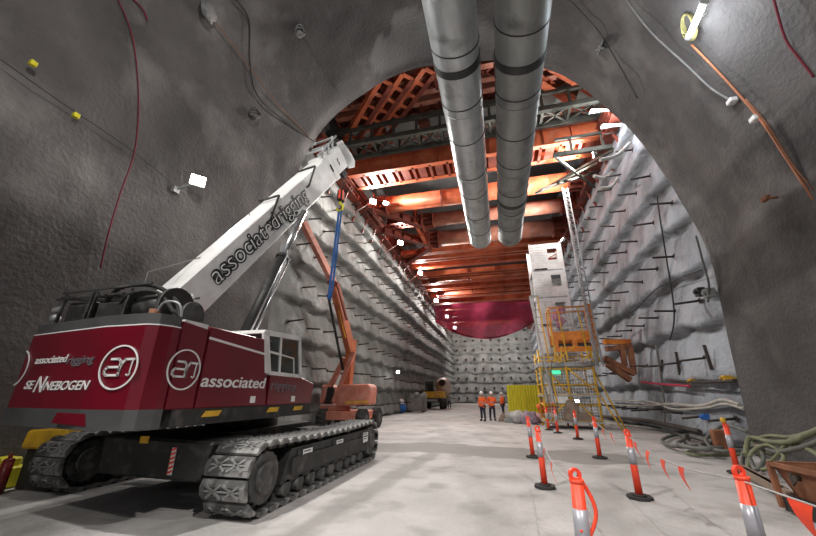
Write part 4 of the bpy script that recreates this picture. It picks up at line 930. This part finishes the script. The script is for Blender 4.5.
for i, px in enumerate((536, 541)):
    q = aY(px + 16, 400, 19.9); b = MB()
    a0 = aY(530 + 7 * i, 296, 20.9); a1 = aY(553 + 4 * i, 402, 20.2); b.beam(a0, a1, .07 if i else .11)
    if i == 0:
        a2 = aY(538, 296, 20.9); a3 = aY(545, 340, 20.6)
        for k in range(6): b.beam(a0 + (a3 - a2) * k / 6, a2 + (a3 - a2) * k / 6, .05)
    b.build('inclined_pole', 'bag' if i == 0 else 'yellow', sc_)
# white stair shaft behind
ws = empty('stair_shaft', (3.7, 23.8, 0), 'tall white panelled stair shaft with square openings, right of the netting', 'stair tower')
ax0, ax1, ay0, ay1 = 2.68, 4.75, 23.1, 24.9
for x in (ax0, ax1 - .1):
    for y in (ay0, ay1): MB().box((x, y - .05, 0), (x + .1, y + .05, 11.3)).build('corner_post', 'white', ws)
for k, (z0, z1) in enumerate(((4.0, 5.6), (5.7, 7.45), (7.55, 9.3), (9.4, 11.25))):
    b = MB(); wx = ax0 + 1.15; wz0, wz1 = z0 + .65, z0 + 1.45
    b.box((ax0 + .1, ay0 - .02, z0), (wx, ay0 + .03, z1)); b.box((ax1 - .32, ay0 - .02, z0), (ax1 - .1, ay0 + .03, z1)); b.box((wx, ay0 - .02, z0), (ax1 - .32, ay0 + .03, wz0)); b.box((wx, ay0 - .02, wz1), (ax1 - .32, ay0 + .03, z1))
    for i in range(9): 
        zz = z0 + .1 + i * (z1 - z0 - .15) / 9; b.box((ax0 + .12, ay0 - .045, zz), (wx - .05, ay0 - .02, zz + .03))
    b.build('wall_panel', 'white', ws)
    b = MB(); b.box((ax0, ay0, z0 - .1), (ax1, ay1, z0)); b.build('landing', 'galv', ws)
    b = MB(); b.box((ax1 - .03, ay0 + .1, z0), (ax1, ay1 - .1, z1)); b.box((ax0 + .1, ay1, z0), (ax1 - .1, ay1 + .03, z1)); b.build('side_panel', 'white', ws)
    b = MB(); b.box((wx + .1, ay0 + .5, wz0 - .2), (ax1 - .3, ay0 + .6, wz0 + .35)); b.beam((wx, ay0 + .4, wz0 + .25), (ax1 - .3, ay0 + .4, wz0 + .55), .05); b.build('handrail', 'redox' if k % 2 else 'bag', ws)
    if k in (1, 3): MB().box((ax0 + .2, ay0 - .06, z0 - .02), (ax0 + 1.0, ay0 - .045, z0 + .09)).build('vent_slot', 'dark', ws)
for z0 in (.1, 1.4, 2.7):
    b = MB(); grid(b, (ax0 + .1, ay0, z0), (ax1 - ax0 - .2, 0, 0), (0, 0, 1.2), 10, 9, .02); b.build('mesh_panel', 'galv', ws)
b = MB(); c_ = aY(558, 318, 23.0); 
for k in range(5): b.ball(c_ + V((.18 * math.sin(k * 2), -.2, .22 * (k - 2))), .24, (1, .4, 1), jitter=.4)
solo(b, 'rag_bundle', mat('pink_cloth', (.6, .12, .28), .8), 'pink cloth bundle hung on the front of the white stair shaft', 'cloth')
floodlamp((ax1 + .15, ay0 + .1, 11.5), (ax1 - .05, ay0 + .1, 11.25), (-3, 22, 16), 2600, 'small lamp at the top right corner of the white stair shaft', sz=.12, spread=165)
# service mast: lattice ladder
lm = empty('ladder_mast', (4.6, 19.4, 5), 'slim galvanised lattice mast rising to the struts right of the stair shaft', 'mast')
a0 = aY(588, 322, 19.2); a1 = aY(562, 188, 19.6); b0 = a0 + V((.32, .1, 0)); b1 = a1 + V((.32, .1, 0))
a0 = a0 + (a0 - a1).normalized() * 2.2; b0 = a0 + V((.32, .1, 0))
for p_, q_ in ((a0, a1), (b0, b1), (a0 + V((.16, .3, 0)), a1 + V((.16, .3, 0)))): MB().cyl(p_, q_, .04, n=8).build('rail', 'galv', lm)
b = MB(); n = 30
for i in range(n):
    p_ = a0 + (a1 - a0) * i / n; q_ = b0 + (b1 - b0) * (i + .5) / n; r_ = a0 + (a1 - a0) * (i + 1) / n + V((.16, .3, 0))
    b.beam(p_, q_, .03); b.beam(q_, a0 + (a1 - a0) * (i + 1) / n, .03); b.beam(p_, r_, .025)
b.build('rung', 'galv', lm)
# man basket on the scaffold
mb = empty('work_basket', (3.9, 20.3, 3.3), 'orange and yellow steel work basket standing on the scaffold deck', 'basket')
bx0, bx1, by0, by1 = 2.95, 5.0, 19.9, 21.2
b = MB()
for z0, z1 in ((3.72, 3.98), (4.32, 4.78)): b.box((bx0, by0, z0), (bx1, by0 + .12, z1))
for x in (bx0, bx0 + .92, bx1 - .22): b.box((x, by0 + .003, 3.98), (x + .22, by0 + .117, 4.32))
b.build('base_frame', 'orpaint', mb)
MB().box((bx0, by1, 4.2), (bx1, by1 + .1, 4.75)).build('rear_frame', 'orpaint', mb)
MB().box((bx0, by0 + .12, 4.1), (bx1, by1, 4.16)).build('floor_plate', 'dark', mb)
b = MB()
for x in (bx0 - .1, bx0 + .2, bx1 - .3, bx1): b.beam((x, by0, 3.2), (x + (.15 if x < 3.5 else -.1), by0, 4.0), .08)
for x in (bx0, bx0 + .55, bx1 - .5): b.beam((x, by0 - .02, 3.25), (x - .12, by0 - .02, 6.1), .06)
b.beam((bx0, by0, 3.3), (bx0 + 1.0, by0, 4.0), .06); b.beam((bx1 - .8, by0, 3.25), (bx1, by0, 3.9), .06); b.build('support_leg', 'yellow', mb)
for yy in (by0 + .05, by1):
    b = MB(); grid(b, (bx0 + .1, yy, 4.75), (bx1 - bx0 - .2, 0, 0), (0, 0, 1.3), 10, 8, .02); b.build('mesh_side', 'galv', mb)
b = MB(); 
for y in (by0, by1): b.beam((bx0, y, 6.08), (bx1, y, 6.08), .07)
b.beam((bx0, by0, 6.08), (bx0, by1, 6.08), .07); b.beam((bx1, by0, 6.08), (bx1, by1, 6.08), .07)
for x in (bx0, bx1):
    for y in (by0, by1): b.beam((x, y, 4.7), (x, y, 6.1), .07)
b.build('cage_frame', 'orpaint', mb)
b = MB(); b.box((bx1 - .25, by0 - .05, 5.3), (bx1 + .12, by0 + .2, 6.2)); b.box((bx1 - .12, by0 - .03, 3.8), (bx1 + .1, by0 + .15, 5.3)); b.build('gate_post', 'orpaint', mb)
b = MB(); b.tube([(bx1 - .1, by0, 4.4), (bx1 + .02, by0, 3.6), (bx1 - .5, by0 - .1, 3.2), (bx0 + .9, by0, 3.4)], .05); b.build('cable_loop', 'hosep', mb)
# brown bracket frame on the right wall
bf = empty('wall_frame', (6.4, 21.5, 3.4), 'rust-brown steel bracket frame fixed to the right wall beside the basket', 'frame')
for nm_, pts_, m_ in (('top_beam', ((604, 342), (633, 342)), 'orpaint'), ('top_beam', ((606, 349), (630, 347)), 'rust'), ('raking_beam', ((604, 358), (634, 374)), 'rust'), ('raking_beam', ((607, 364), (630, 380)), 'rust'), ('hanger', ((621, 344), (625, 366)), 'rust'), ('hanger', ((629, 343), (634, 374)), 'rust')):
    MB().beam(aY(*pts_[0], 21.2), aY(*pts_[1], 21.4), .3 if 'beam' in nm_ else .24, .26).build(nm_, m_, bf)
# clutter on the right wall
wc = 0
def run(name, pts, r, m, label, cat, group=None, x=XR - .5, n=6):
    P_ = [aX(px, py, x) if not isinstance(px, V) else px for px, py in pts]
    return solo(MB().tube(smooth_path(P_, 5), r, n), name, m, label, cat, group)
run('hanging_cable', [(657, 196), (661, 225), (667, 262), (673, 300), (674, 322), (670, 340)], .03, 'cable', 'long dark cable hanging down the right wall, nearest the arch', 'cable')
run('hanging_cable', [(656, 345), (660, 370), (664, 400), (665, 425)], .04, 'hoseg', 'thick dark hose dropping to the floor at the right wall', 'cable')
run('service_line', [(696, 236), (703, 262), (709, 285), (708, 302)], .035, 'hoseg', 'dark line running beside the arch edge on the right wall', 'cable')
run('service_line', [(702, 270), (680, 278), (655, 290), (635, 310), (618, 320)], .02, 'cable', 'thin cable sagging across the right wall at mid height', 'cable')
run('service_line', [(640, 382), (660, 384), (690, 386)], .05, mat('red_pipe', (.55, .04, .09), .5), 'short red pipe low on the right wall', 'pipe')
run('pale_pipeline', [(604, 404), (640, 406), (670, 404), (700, 406), (722, 400), (740, 405)], .06, 'hosep', 'pale wavy hose along the foot of the right wall, upper one', 'hose')
run('pale_pipeline', [(610, 400), (650, 402), (672, 409), (705, 408), (725, 404), (744, 409)], .05, 'hosep', 'pale wavy hose along the foot of the right wall, lower one', 'hose')
for i, (px, py, s, m, lab) in enumerate(((700, 292, .28, 'dark', 'dark junction box on the right wall next to the pale one'), (709, 293, .3, 'greyb', 'pale junction box on the right wall below the arch edge'), (693, 381, .16, 'yellow', 'yellow valve on the right wall pipe, left one'), (727, 378, .16, 'yellow', 'yellow valve on the right wall pipe by the arch foot'), (706, 417, .2, 'blue', 'small blue box low on the right wall'))):
    q = aX(px, py, XR - .42); b = MB(); b.box((q.x - .12, q.y - s / 2, q.z - s / 2), (q.x + .12, q.y + s / 2, q.z + s / 2)); b.cyl(q - V((.12, 0, 0)), q - V((.2, 0, 0)), s * .25, n=10); b.beam(q, q + V((.3, 0, 0)), .05)
    solo(b, ('junction_box', 'junction_box', 'pipe_valve', 'pipe_valve', 'junction_box')[i], m, lab, ('box', 'box', 'valve', 'valve', 'box')[i], bevel=.01)
run('water_pipe', [(672, 381), (700, 382), (735, 381)], .06, 'rustbar', 'dark horizontal pipe with yellow valves on the right wall', 'pipe')
for i, (a_, b_) in enumerate((((676, 352), (680, 375)), ((704, 345), (712, 370)), ((662, 360), (661, 372)))):
    solo(MB().beam(aX(*a_, XR - .45), aX(*b_, XR - .45), .09, .06), 'hanging_offcut', 'rustbar', 'dark metal offcut hanging on the right wall, %s' % ('middle of three', 'nearest the arch', 'farthest from the arch')[i], 'offcut')
pr_ = [aX(*q, XR - .7) for q in ((598, 416), (640, 420), (668, 425), (700, 432))]
solo(MB().tube(smooth_path(pr_), .09), 'floor_pipe', 'rustbar', 'dark pipe lying along the foot of the right wall', 'pipe')
solo(MB().tube(smooth_path([aZ(*q, .06) for q in ((610, 424), (650, 428), (690, 436), (720, 440))]), .05), 'floor_pipe', 'hosep', 'pale pipe lying on the floor parallel to the right wall', 'pipe')
# hoses on the floor: loops by the arch foot
def fl(x, y, z=.06): return aZ(x, y, z)
cl = [(690, 433), (676, 430), (662, 435), (672, 441), (696, 441), (712, 436), (700, 430), (684, 434), (678, 439), (700, 444), (722, 443)]
solo(MB().tube(smooth_path([V((min(p_.x, 6.75), p_.y, p_.z)) for p_ in [fl(x, y + 5, .06 + .02 * i) for i, (x, y) in enumerate(cl)]]), .055), 'hose_coil', 'hoseg', 'dark hose coiled loosely on the floor at the right wall, front coil', 'hose')
solo(MB().tube(smooth_path([V((min(p_.x, 6.6), p_.y, p_.z)) for p_ in [fl(x + 22, y + 7, .06 + .02 * i) for i, (x, y) in enumerate(cl)]]), .045), 'hose_coil', 'hoseg', 'dark hose coiled on the floor nearer the arch foot', 'hose')
solo(MB().tube(smooth_path([fl(*q) for q in ((686, 453), (700, 449), (730, 451), (748, 452), (735, 455), (700, 455), (686, 453))]), .04), 'floor_hose', 'hose', 'flat olive hose loop lying on the floor left of the skip', 'hose')
solo(MB().tube(smooth_path([V((5.6, 12.4, .1)), aX(706, 440, 6.0), aX(716, 430, 6.4), aX(726, 425, 6.5), aX(748, 432, 6.3)]), .05), 'arched_hose', 'hoseg', 'thin dark hose arching up behind the tall rear bollard', 'hose')
def H(lst, r, lab, m='hose', z=None):
    solo(MB().tube(smooth_path([aX(px, py, X_) for px, py, X_ in lst], 6), r, 8), 'olive_hose', m, lab, 'hose')
H([(746, 455, 5.1), (748, 440, 5.5), (756, 438, 5.6), (770, 442, 5.4), (790, 442, 5.2), (805, 436, 5.0), (830, 425, 5.0)], .052, 'thick olive hose lying over the skip, uppermost')
H([(742, 470, 5.0), (745, 450, 5.3), (760, 446, 5.5), (775, 452, 5.3), (800, 448, 5.1), (826, 438, 5.0)], .045, 'thick olive hose just below the uppermost one', 'hoseg')
H([(748, 437, 5.7), (765, 452, 5.5), (785, 452, 5.3), (800, 446, 5.2), (820, 456, 4.9), (840, 470, 4.6)], .045, 'olive hose crossing down to the right over the skip')
H([(750, 458, 5.1), (756, 470, 4.9), (764, 458, 5.2), (756, 447, 5.5), (748, 460, 5.3), (754, 476, 4.9)], .04, 'looped hose hanging left of the skip', 'hoseg')
H([(745, 447, 5.7), (758, 452, 5.5), (765, 463, 5.3), (775, 458, 5.2), (790, 440, 5.3), (800, 437, 5.3)], .035, 'slim yellowish hose looping behind the skip')
H([(747, 470, 4.9), (752, 452, 5.2), (768, 445, 5.4), (784, 456, 5.2), (776, 466, 5.0), (762, 470, 4.9)], .036, 'olive hose in a low loop touching the floor left of the skip')
H([(751, 440, 5.6), (770, 436, 5.6), (792, 437, 5.4), (824, 428, 5.1)], .04, 'olive hose running along the cavern wall behind the others')
# skip
sk = empty('rusty_skip', (4.8, 7.0, 0), 'rusty orange-brown steel skip at the lower right corner', 'skip')
A0 = V((3.9, 7.12, 0)); A1 = V((3.98, 6.0, 0)); u_ = (A1 - A0).normalized(); w_ = V((-u_.y, u_.x, 0)); L = 2.4; Wd = 1.3; zt = .62
def skq(s, t_, z): return A0 + u_ * s + w_ * t_ + V((0, 0, z))
b = MB()
b.hexa([skq(.12, .12, .2), skq(L, .12, .2), skq(L, .16, .2), skq(.12, .16, .2), skq(0, 0, zt), skq(L, 0, zt), skq(L, .05, zt), skq(0, .05, zt)])
b.hexa([skq(.12, .12, .2), skq(.16, .12, .2), skq(.16, Wd, .2), skq(.12, Wd, .2), skq(0, 0, zt), skq(.05, 0, zt), skq(.05, Wd, zt), skq(0, Wd, zt)])
b.hexa([skq(.12, Wd - .12, .2), skq(L, Wd - .12, .2), skq(L, Wd - .08, .2), skq(.12, Wd - .08, .2), skq(0, Wd - .05, zt), skq(L, Wd - .05, zt), skq(L, Wd, zt), skq(0, Wd, zt)])
b.hexa([skq(.12, .12, .18), skq(L, .12, .18), skq(L, Wd - .1, .18), skq(.12, Wd - .1, .18), skq(.12, .12, .22), skq(L, .12, .22), skq(L, Wd - .1, .22), skq(.12, Wd - .1, .22)])
b.build('body', 'rust', sk)
b = MB(); b.beam(skq(-.03, -.01, zt), skq(L, -.01, zt), .07, .06); b.beam(skq(-.01, -.03, zt), skq(-.01, Wd, zt), .07, .06); b.beam(skq(-.02, -.02, zt), skq(-.02, -.02, .05), .07, .06); b.build('rim', 'rust', sk)
b = MB(); b.beam(skq(0, .05, .12), skq(L, .05, .12), .12, .2); b.beam(skq(0, Wd - .1, .12), skq(L, Wd - .1, .12), .12, .2); b.build('skid', 'dark', sk)
b = MB(); b.cyl(skq(.4, .02, .5), skq(.4, -.06, .5), .035, n=10); b.tube([skq(.36, -.04, .56), skq(.34, -.05, .5), skq(.4, -.07, .42), skq(.45, -.05, .5)], .016); b.build('lifting_lug', 'rustbar', sk)
rub = MB()
for i in range(12): rub.ball(skq(.35 + .16 * i, .35 + .28 * (i % 3), .36 + .08 * (i % 2)), .17, jitter=.6, n=8, m=6)
solo(rub, 'rubble_heap', 'dark', 'dark rubble filling the rusty skip', 'rubble', kind='stuff')
for i, (a_, b_) in enumerate((((738, 466), (785, 492)), ((742, 470), (792, 497)))):
    p_, q_ = aZ(*a_, .12 + .0 * i), aZ(*b_, .12); solo(MB().beam(p_, q_, .12, .12), 'timber_beam', 'timber', ('weathered timber beam lying behind the near right bollard, upper one', 'weathered timber beam lying behind the near right bollard, lower one')[i], 'timber')
q = arch_hit(733, 432); solo(MB().beam((q.x - .5, q.y - .4, 0), (q.x - .5, q.y - .4, .62), .34, .25), 'wall_cabinet', 'rust', 'low rust-brown cabinet standing at the foot of the arch', 'cabinet', bevel=.03)
# ------------------------------------------------------------------ bollards
def make_bollard():
    t = empty('bollard', (0, 0, 0), '', 'bollard', 'orange temporary bollards')
    b = MB(); b.cyl((0, 0, .04), (0, 0, .93), .058, .05, n=20); b.build('post', 'bollard', t)
    b = MB(); b.cyl((0, 0, .50), (0, 0, .76), .0595, .0565, n=20); b.build('reflective_band', 'bollw', t)
    b = MB(); b.cyl((0, 0, 0), (0, 0, .035), .20, .19, n=8, smooth=False); b.cyl((0, 0, .035), (0, 0, .06), .11, .08, n=16); b.build('base', 'rubber', t)
    b = MB(); b.cyl((0, 0, .93), (0, 0, .96), .05, .058, n=16); b.ring((0, 0, .99), (1, 0, 0), (0, 0, 1), .025, .05, (0, 1, 0), .03, n=18); b.build('top_handle', 'bollard', t)
    return t
base = make_bollard()
near = aZ(571, 470, 1.02); near2 = aZ(735, 470, 1.0); rear2 = aZ(724, 424, .98)
spots = [((near.x, near.y), 0, 'nearest orange bollard, its foot cut off by the bottom edge, tape dangling from it', 0), ((near2.x, near2.y), 0, 'near orange bollard with grey band at lower right, carrying the flag line', .02),
 ((rear2.x, rear2.y), 0, 'orange bollard standing right behind the near right one', 0)]
for (px, py), lab in (((640, 498), 'orange bollard on oval black base, between and behind the two near ones'), ((545, 487), 'orange bollard on a black base in the gap left of the near one'), ((600, 458), 'orange bollard farther back, directly in front of the scaffold tower'), ((533, 457), 'orange bollard in front of the heap of sacks'), ((578, 439), 'small far orange bollard at the scaffold foot, left of the leaning one'), ((549, 430), 'small far orange bollard among the sacks, half hidden'), ((558, 433), 'farthest small orange bollard under the barrier mesh bundle')):
    q = aZ(px, py); spots.append(((q.x, q.y), 0, lab, 0))
BT = []
for i, ((x, y), z, lab, tilt) in enumerate(spots):
    o = base if i == 0 else dup(base, (x, y, 0))
    o.location = (x, y, 0); o['label'] = lab; o.rotation_euler = (random.uniform(-.03, .03), random.uniform(-.03, .03), random.uniform(0, 1)); BT.append(V((x, y, .93)))
r2 = BT[2] + V((0, 0, .08)); solo(MB().ball(r2 + V((0, 0, .05)), .055, (1, 1, 1.2)), 'bollard_lamp', 'yellow', 'small yellow lamp on top of the rear right bollard', 'lamp')
# bunting
def bunting(a, b_, sag, flags, lab, big=1):
    t = empty('flag_bunting', a, lab, 'bunting')
    P_ = [a + (b_ - a) * i / 16 - V((0, 0, sag * math.sin(PI * i / 16))) for i in range(17)]
    MB().tube(P_, .008, 5).build('cord', 'bag', t)
    d_ = (b_ - a).normalized()
    for f_ in flags:
        p_ = a + (b_ - a) * f_ - V((0, 0, sag * math.sin(PI * f_))); sw = random.uniform(-.05, .05); w2 = .085 * big; n_ = d_.cross(V((0, 0, 1))).normalized()
        b = MB(); k = 5; A = []; B_ = []
        for j in range(k + 1):
            f2 = j / k; c_ = p_ - V((0, 0, .24 * f2 * big)) + n_ * (sw * f2 + .02 * math.sin(f2 * 4)); ww = w2 * (1 - f2 * .94)
            A.append(c_ - d_ * ww); B_.append(c_ + d_ * ww)
        vA = [b.b.verts.new(v_) for v_ in A]; vB = [b.b.verts.new(v_) for v_ in B_]; vC = [b.b.verts.new(v_ + n_ * .004) for v_ in A]; vD = [b.b.verts.new(v_ + n_ * .004) for v_ in B_]
        for j in range(k): b.face([vA[j], vA[j + 1], vB[j + 1], vB[j]]); b.face([vC[j], vD[j], vD[j + 1], vC[j + 1]]); b.face([vA[j], vC[j], vC[j + 1], vA[j + 1]]); b.face([vB[j], vB[j + 1], vD[j + 1], vD[j]])
        b.build('flag', 'bollard', t)
bunting(BT[3], BT[1], .12, (.12, .30, .47, .64), 'string of orange flags between the middle bollard and the near right one')
e1 = V((2.45, 1.9, .75)); bunting(BT[1], e1, .0, (.22, .6), 'string of orange flags running right from the near right bollard')
bunting(BT[5], BT[3], .1, (.35, .6), 'string of orange flags from the back bollard to the middle one')
bunting(BT[4], BT[0], .15, (.3, .55), 'string of orange flags from the left bollard to the near one')
bunting(BT[6], BT[4], .05, (.5,), 'string with one orange flag between the two left bollards')
b = MB(); q = BT[0]; b.tube(smooth_path([q + V((.06, 0, .03)), q + V((.12, -.02, -.1)), q + V((.13, -.02, -.22)), q + V((.05, -.03, -.36)), q + V((.0, -.06, -.3))]), .016, 6)
solo(b, 'tape_scrap', 'bollard', 'scrap of orange tape dangling from the near left bollard', 'tape')
# ------------------------------------------------------------------ left edge: yellow compressor and red drum
q = aZ(30, 468); yc = empty('yellow_generator', (q.x - .3, q.y + 1.2, 0), 'yellow boxy machine partly hidden behind the far crane track', 'machine')
g0 = V((-9.0, 5.9, 0)); g0 = aX(14, 462, -8.75); gx, gy = g0.x, g0.y
b = MB(); b.hexa([(gx, gy, .66), (gx + .9, gy + .1, .66), (gx + .9, gy + .9, .66), (gx, gy + .8, .66), (gx + .05, gy, .98), (gx + .9, gy + .1, 1.04), (gx + .9, gy + .9, 1.04), (gx + .05, gy + .8, .98)]); b.build('housing', 'yellow', yc, bevel=.04)
b = MB(); b.box((gx + .04, gy + .12, 0), (gx + .86, gy + .78, .66)); b.build('base', 'dark', yc)
q = aX(5, 470, -9.0); b = MB(); b.box((q.x - .4, q.y - .2, 0), (q.x + .12, q.y + .3, .35)); b.box((q.x - .35, q.y - .15, .35), (q.x + .05, q.y + .2, .5)); solo(b, 'tool_case', 'lemon', 'low yellow case on the floor at the left edge', 'case', bevel=.03)
q = aX(17, 465, -8.55); b = MB(); b.cyl((q.x, q.y - .15, 0), (q.x + .02, q.y - .15, .5), .08, n=14); b.ball((q.x + .02, q.y - .15, .51), .08, (1, 1, .6)); b.cyl((q.x + .02, q.y - .15, .52), (q.x + .02, q.y - .15, .63), .03, n=8)
solo(b, 'fire_extinguisher', mat('red_cylinder', (.2, .01, .012), .4), 'red cylinder standing beside the yellow machine at the left edge', 'cylinder')
# ------------------------------------------------------------------ cables on the cavern surface
def surf(name, pts, r, m, label, cat='cable', lift=.02):
    Q = []
    pts2 = smooth_path([V((x, y, 0)) for x, y in pts], 5)
    for p_ in pts2: Q.append(arch_hit(p_.x, p_.y, lift))
    return solo(MB().tube(Q, r, 6), name, m, label, cat)
surf('red_strap', [(113, -6), (128, 30), (134, 70), (135, 115), (130, 155), (116, 195), (104, 235), (96, 270)], .02, 'cabler', 'red strap hanging down the dark left cavern wall')
surf('red_strap', [(128, -4), (140, 8), (145, 20)], .025, 'cabler', 'short red strap at the top left of the cavern roof')
surf('red_strap', [(780, -5), (792, 35), (806, 55), (822, 75)], .025, 'cabler', 'dark red strap at the top right of the cavern roof')
surf('roof_cable', [(205, 10), (232, 45), (252, 72), (275, 102), (310, 138)], .018, 'cableo', 'brownish cable crossing the cavern roof to the arch corner')
surf('roof_cable', [(232, -4), (247, 18), (248, 60), (256, 95), (290, 125), (316, 142)], .03, 'cable', 'dark cable bundle hanging on the cavern roof left of centre')
surf('roof_cable', [(-4, 60), (60, 105), (120, 145), (165, 180)], .011, 'cable', 'thin brown cable running down the left cavern wall to the lamp')
surf('roof_cable', [(628, -4), (655, 30), (690, 62), (716, 86), (736, 98)], .028, 'cableg', 'grey cable crossing the right cavern roof')
surf('roof_cable', [(696, 42), (722, 68), (748, 96), (770, 122), (790, 152), (822, 200)], .028, mat('bright_orange_cable', (.5, .18, .08), .6), 'thick orange-brown cable running down the right cavern wall')
surf('roof_cable', [(752, 97), (775, 124), (798, 160), (822, 190)], .018, 'cableo', 'thinner orange cable beside the thick one on the right cavern wall')
surf('roof_cable', [(570, -4), (600, 28), (620, 60), (640, 96)], .02, 'cable', 'dark cable on the cavern roof right of the ducts')
surf('roof_cable', [(296, 28), (320, 62), (340, 96)], .012, 'cable', 'very thin dark cable on the cavern roof left of the ducts')
for i, (px, py, lab) in enumerate(((605, 42, 'coiled cable knot on the cavern roof right of the ducts'), (250, 112, 'dark cable knot on the left of the cavern roof'), (297, 28, 'small pale cable knot near the top of the cavern roof'))):
    q = arch_hit(px, py, .15); b = MB()
    for k in range(4): b.tube([q + V((.1 * math.sin(s + k), .22 * math.cos(s) + .03 * k, .22 * math.sin(s + .5 * k))) for s in [2 * PI * j / 16 for j in range(17)]], .025 if i else .035, 5)
    solo(b, 'cable_knot', 'cableg' if i != 1 else 'cable', lab, 'cable knot')
for i, (px, py, lab) in enumerate(((738, 99, 'white clip at the end of the grey roof cable'), (762, 117, 'white clip on the orange-brown cable'))):
    q = arch_hit(px, py, .03); solo(MB().box((q.x - .09, q.y - .1, q.z - .07), (q.x + .09, q.y + .1, q.z + .07)), 'cable_clip', 'white', lab, 'clip', bevel=.02)
for i, (px, py, lab) in enumerate(((29, 64, 'yellow marker tag on the left cavern wall, upper one'), (72, 116, 'yellow marker tag on the left cavern wall, lower one'))):
    q = arch_hit(px, py, .02); solo(MB().box((q.x - .05, q.y - .06, q.z - .06), (q.x + .05, q.y + .06, q.z + .06)), 'marker_tag', 'lemon', lab, 'tag', bevel=.01)
q = arch_hit(205, 10, .1); solo(MB().ball((q.x, q.y, q.z), .3, (.6, 1, 1), jitter=.8), 'cloth_bundle', 'cableg', 'pale grey cloth bundle hung at the top of the cavern roof', 'cloth')
q = arch_hit(787, 197, .06); b = MB(); b.cyl(q, q + V((-.25, 0, 0)), .03, n=8); b.box((q.x - .3, q.y - .1, q.z - .05), (q.x - .2, q.y + .1, q.z + .05)); solo(b, 'roof_bolt', 'rust', 'rusty bolt end sticking out of the right cavern wall', 'bolt')
# strings of pit lamps are the light; grey world adds soft fill through the cavern end left open
w = bpy.data.worlds.new('world'); S.world = w; w.use_nodes = True
w.node_tree.nodes['Background'].inputs[0].default_value = (.75, .78, .82, 1); w.node_tree.nodes['Background'].inputs[1].default_value = .36
S.view_settings.view_transform = 'Standard'; S.view_settings.look = 'None'; S.view_settings.exposure = .06; S.view_settings.gamma = 1
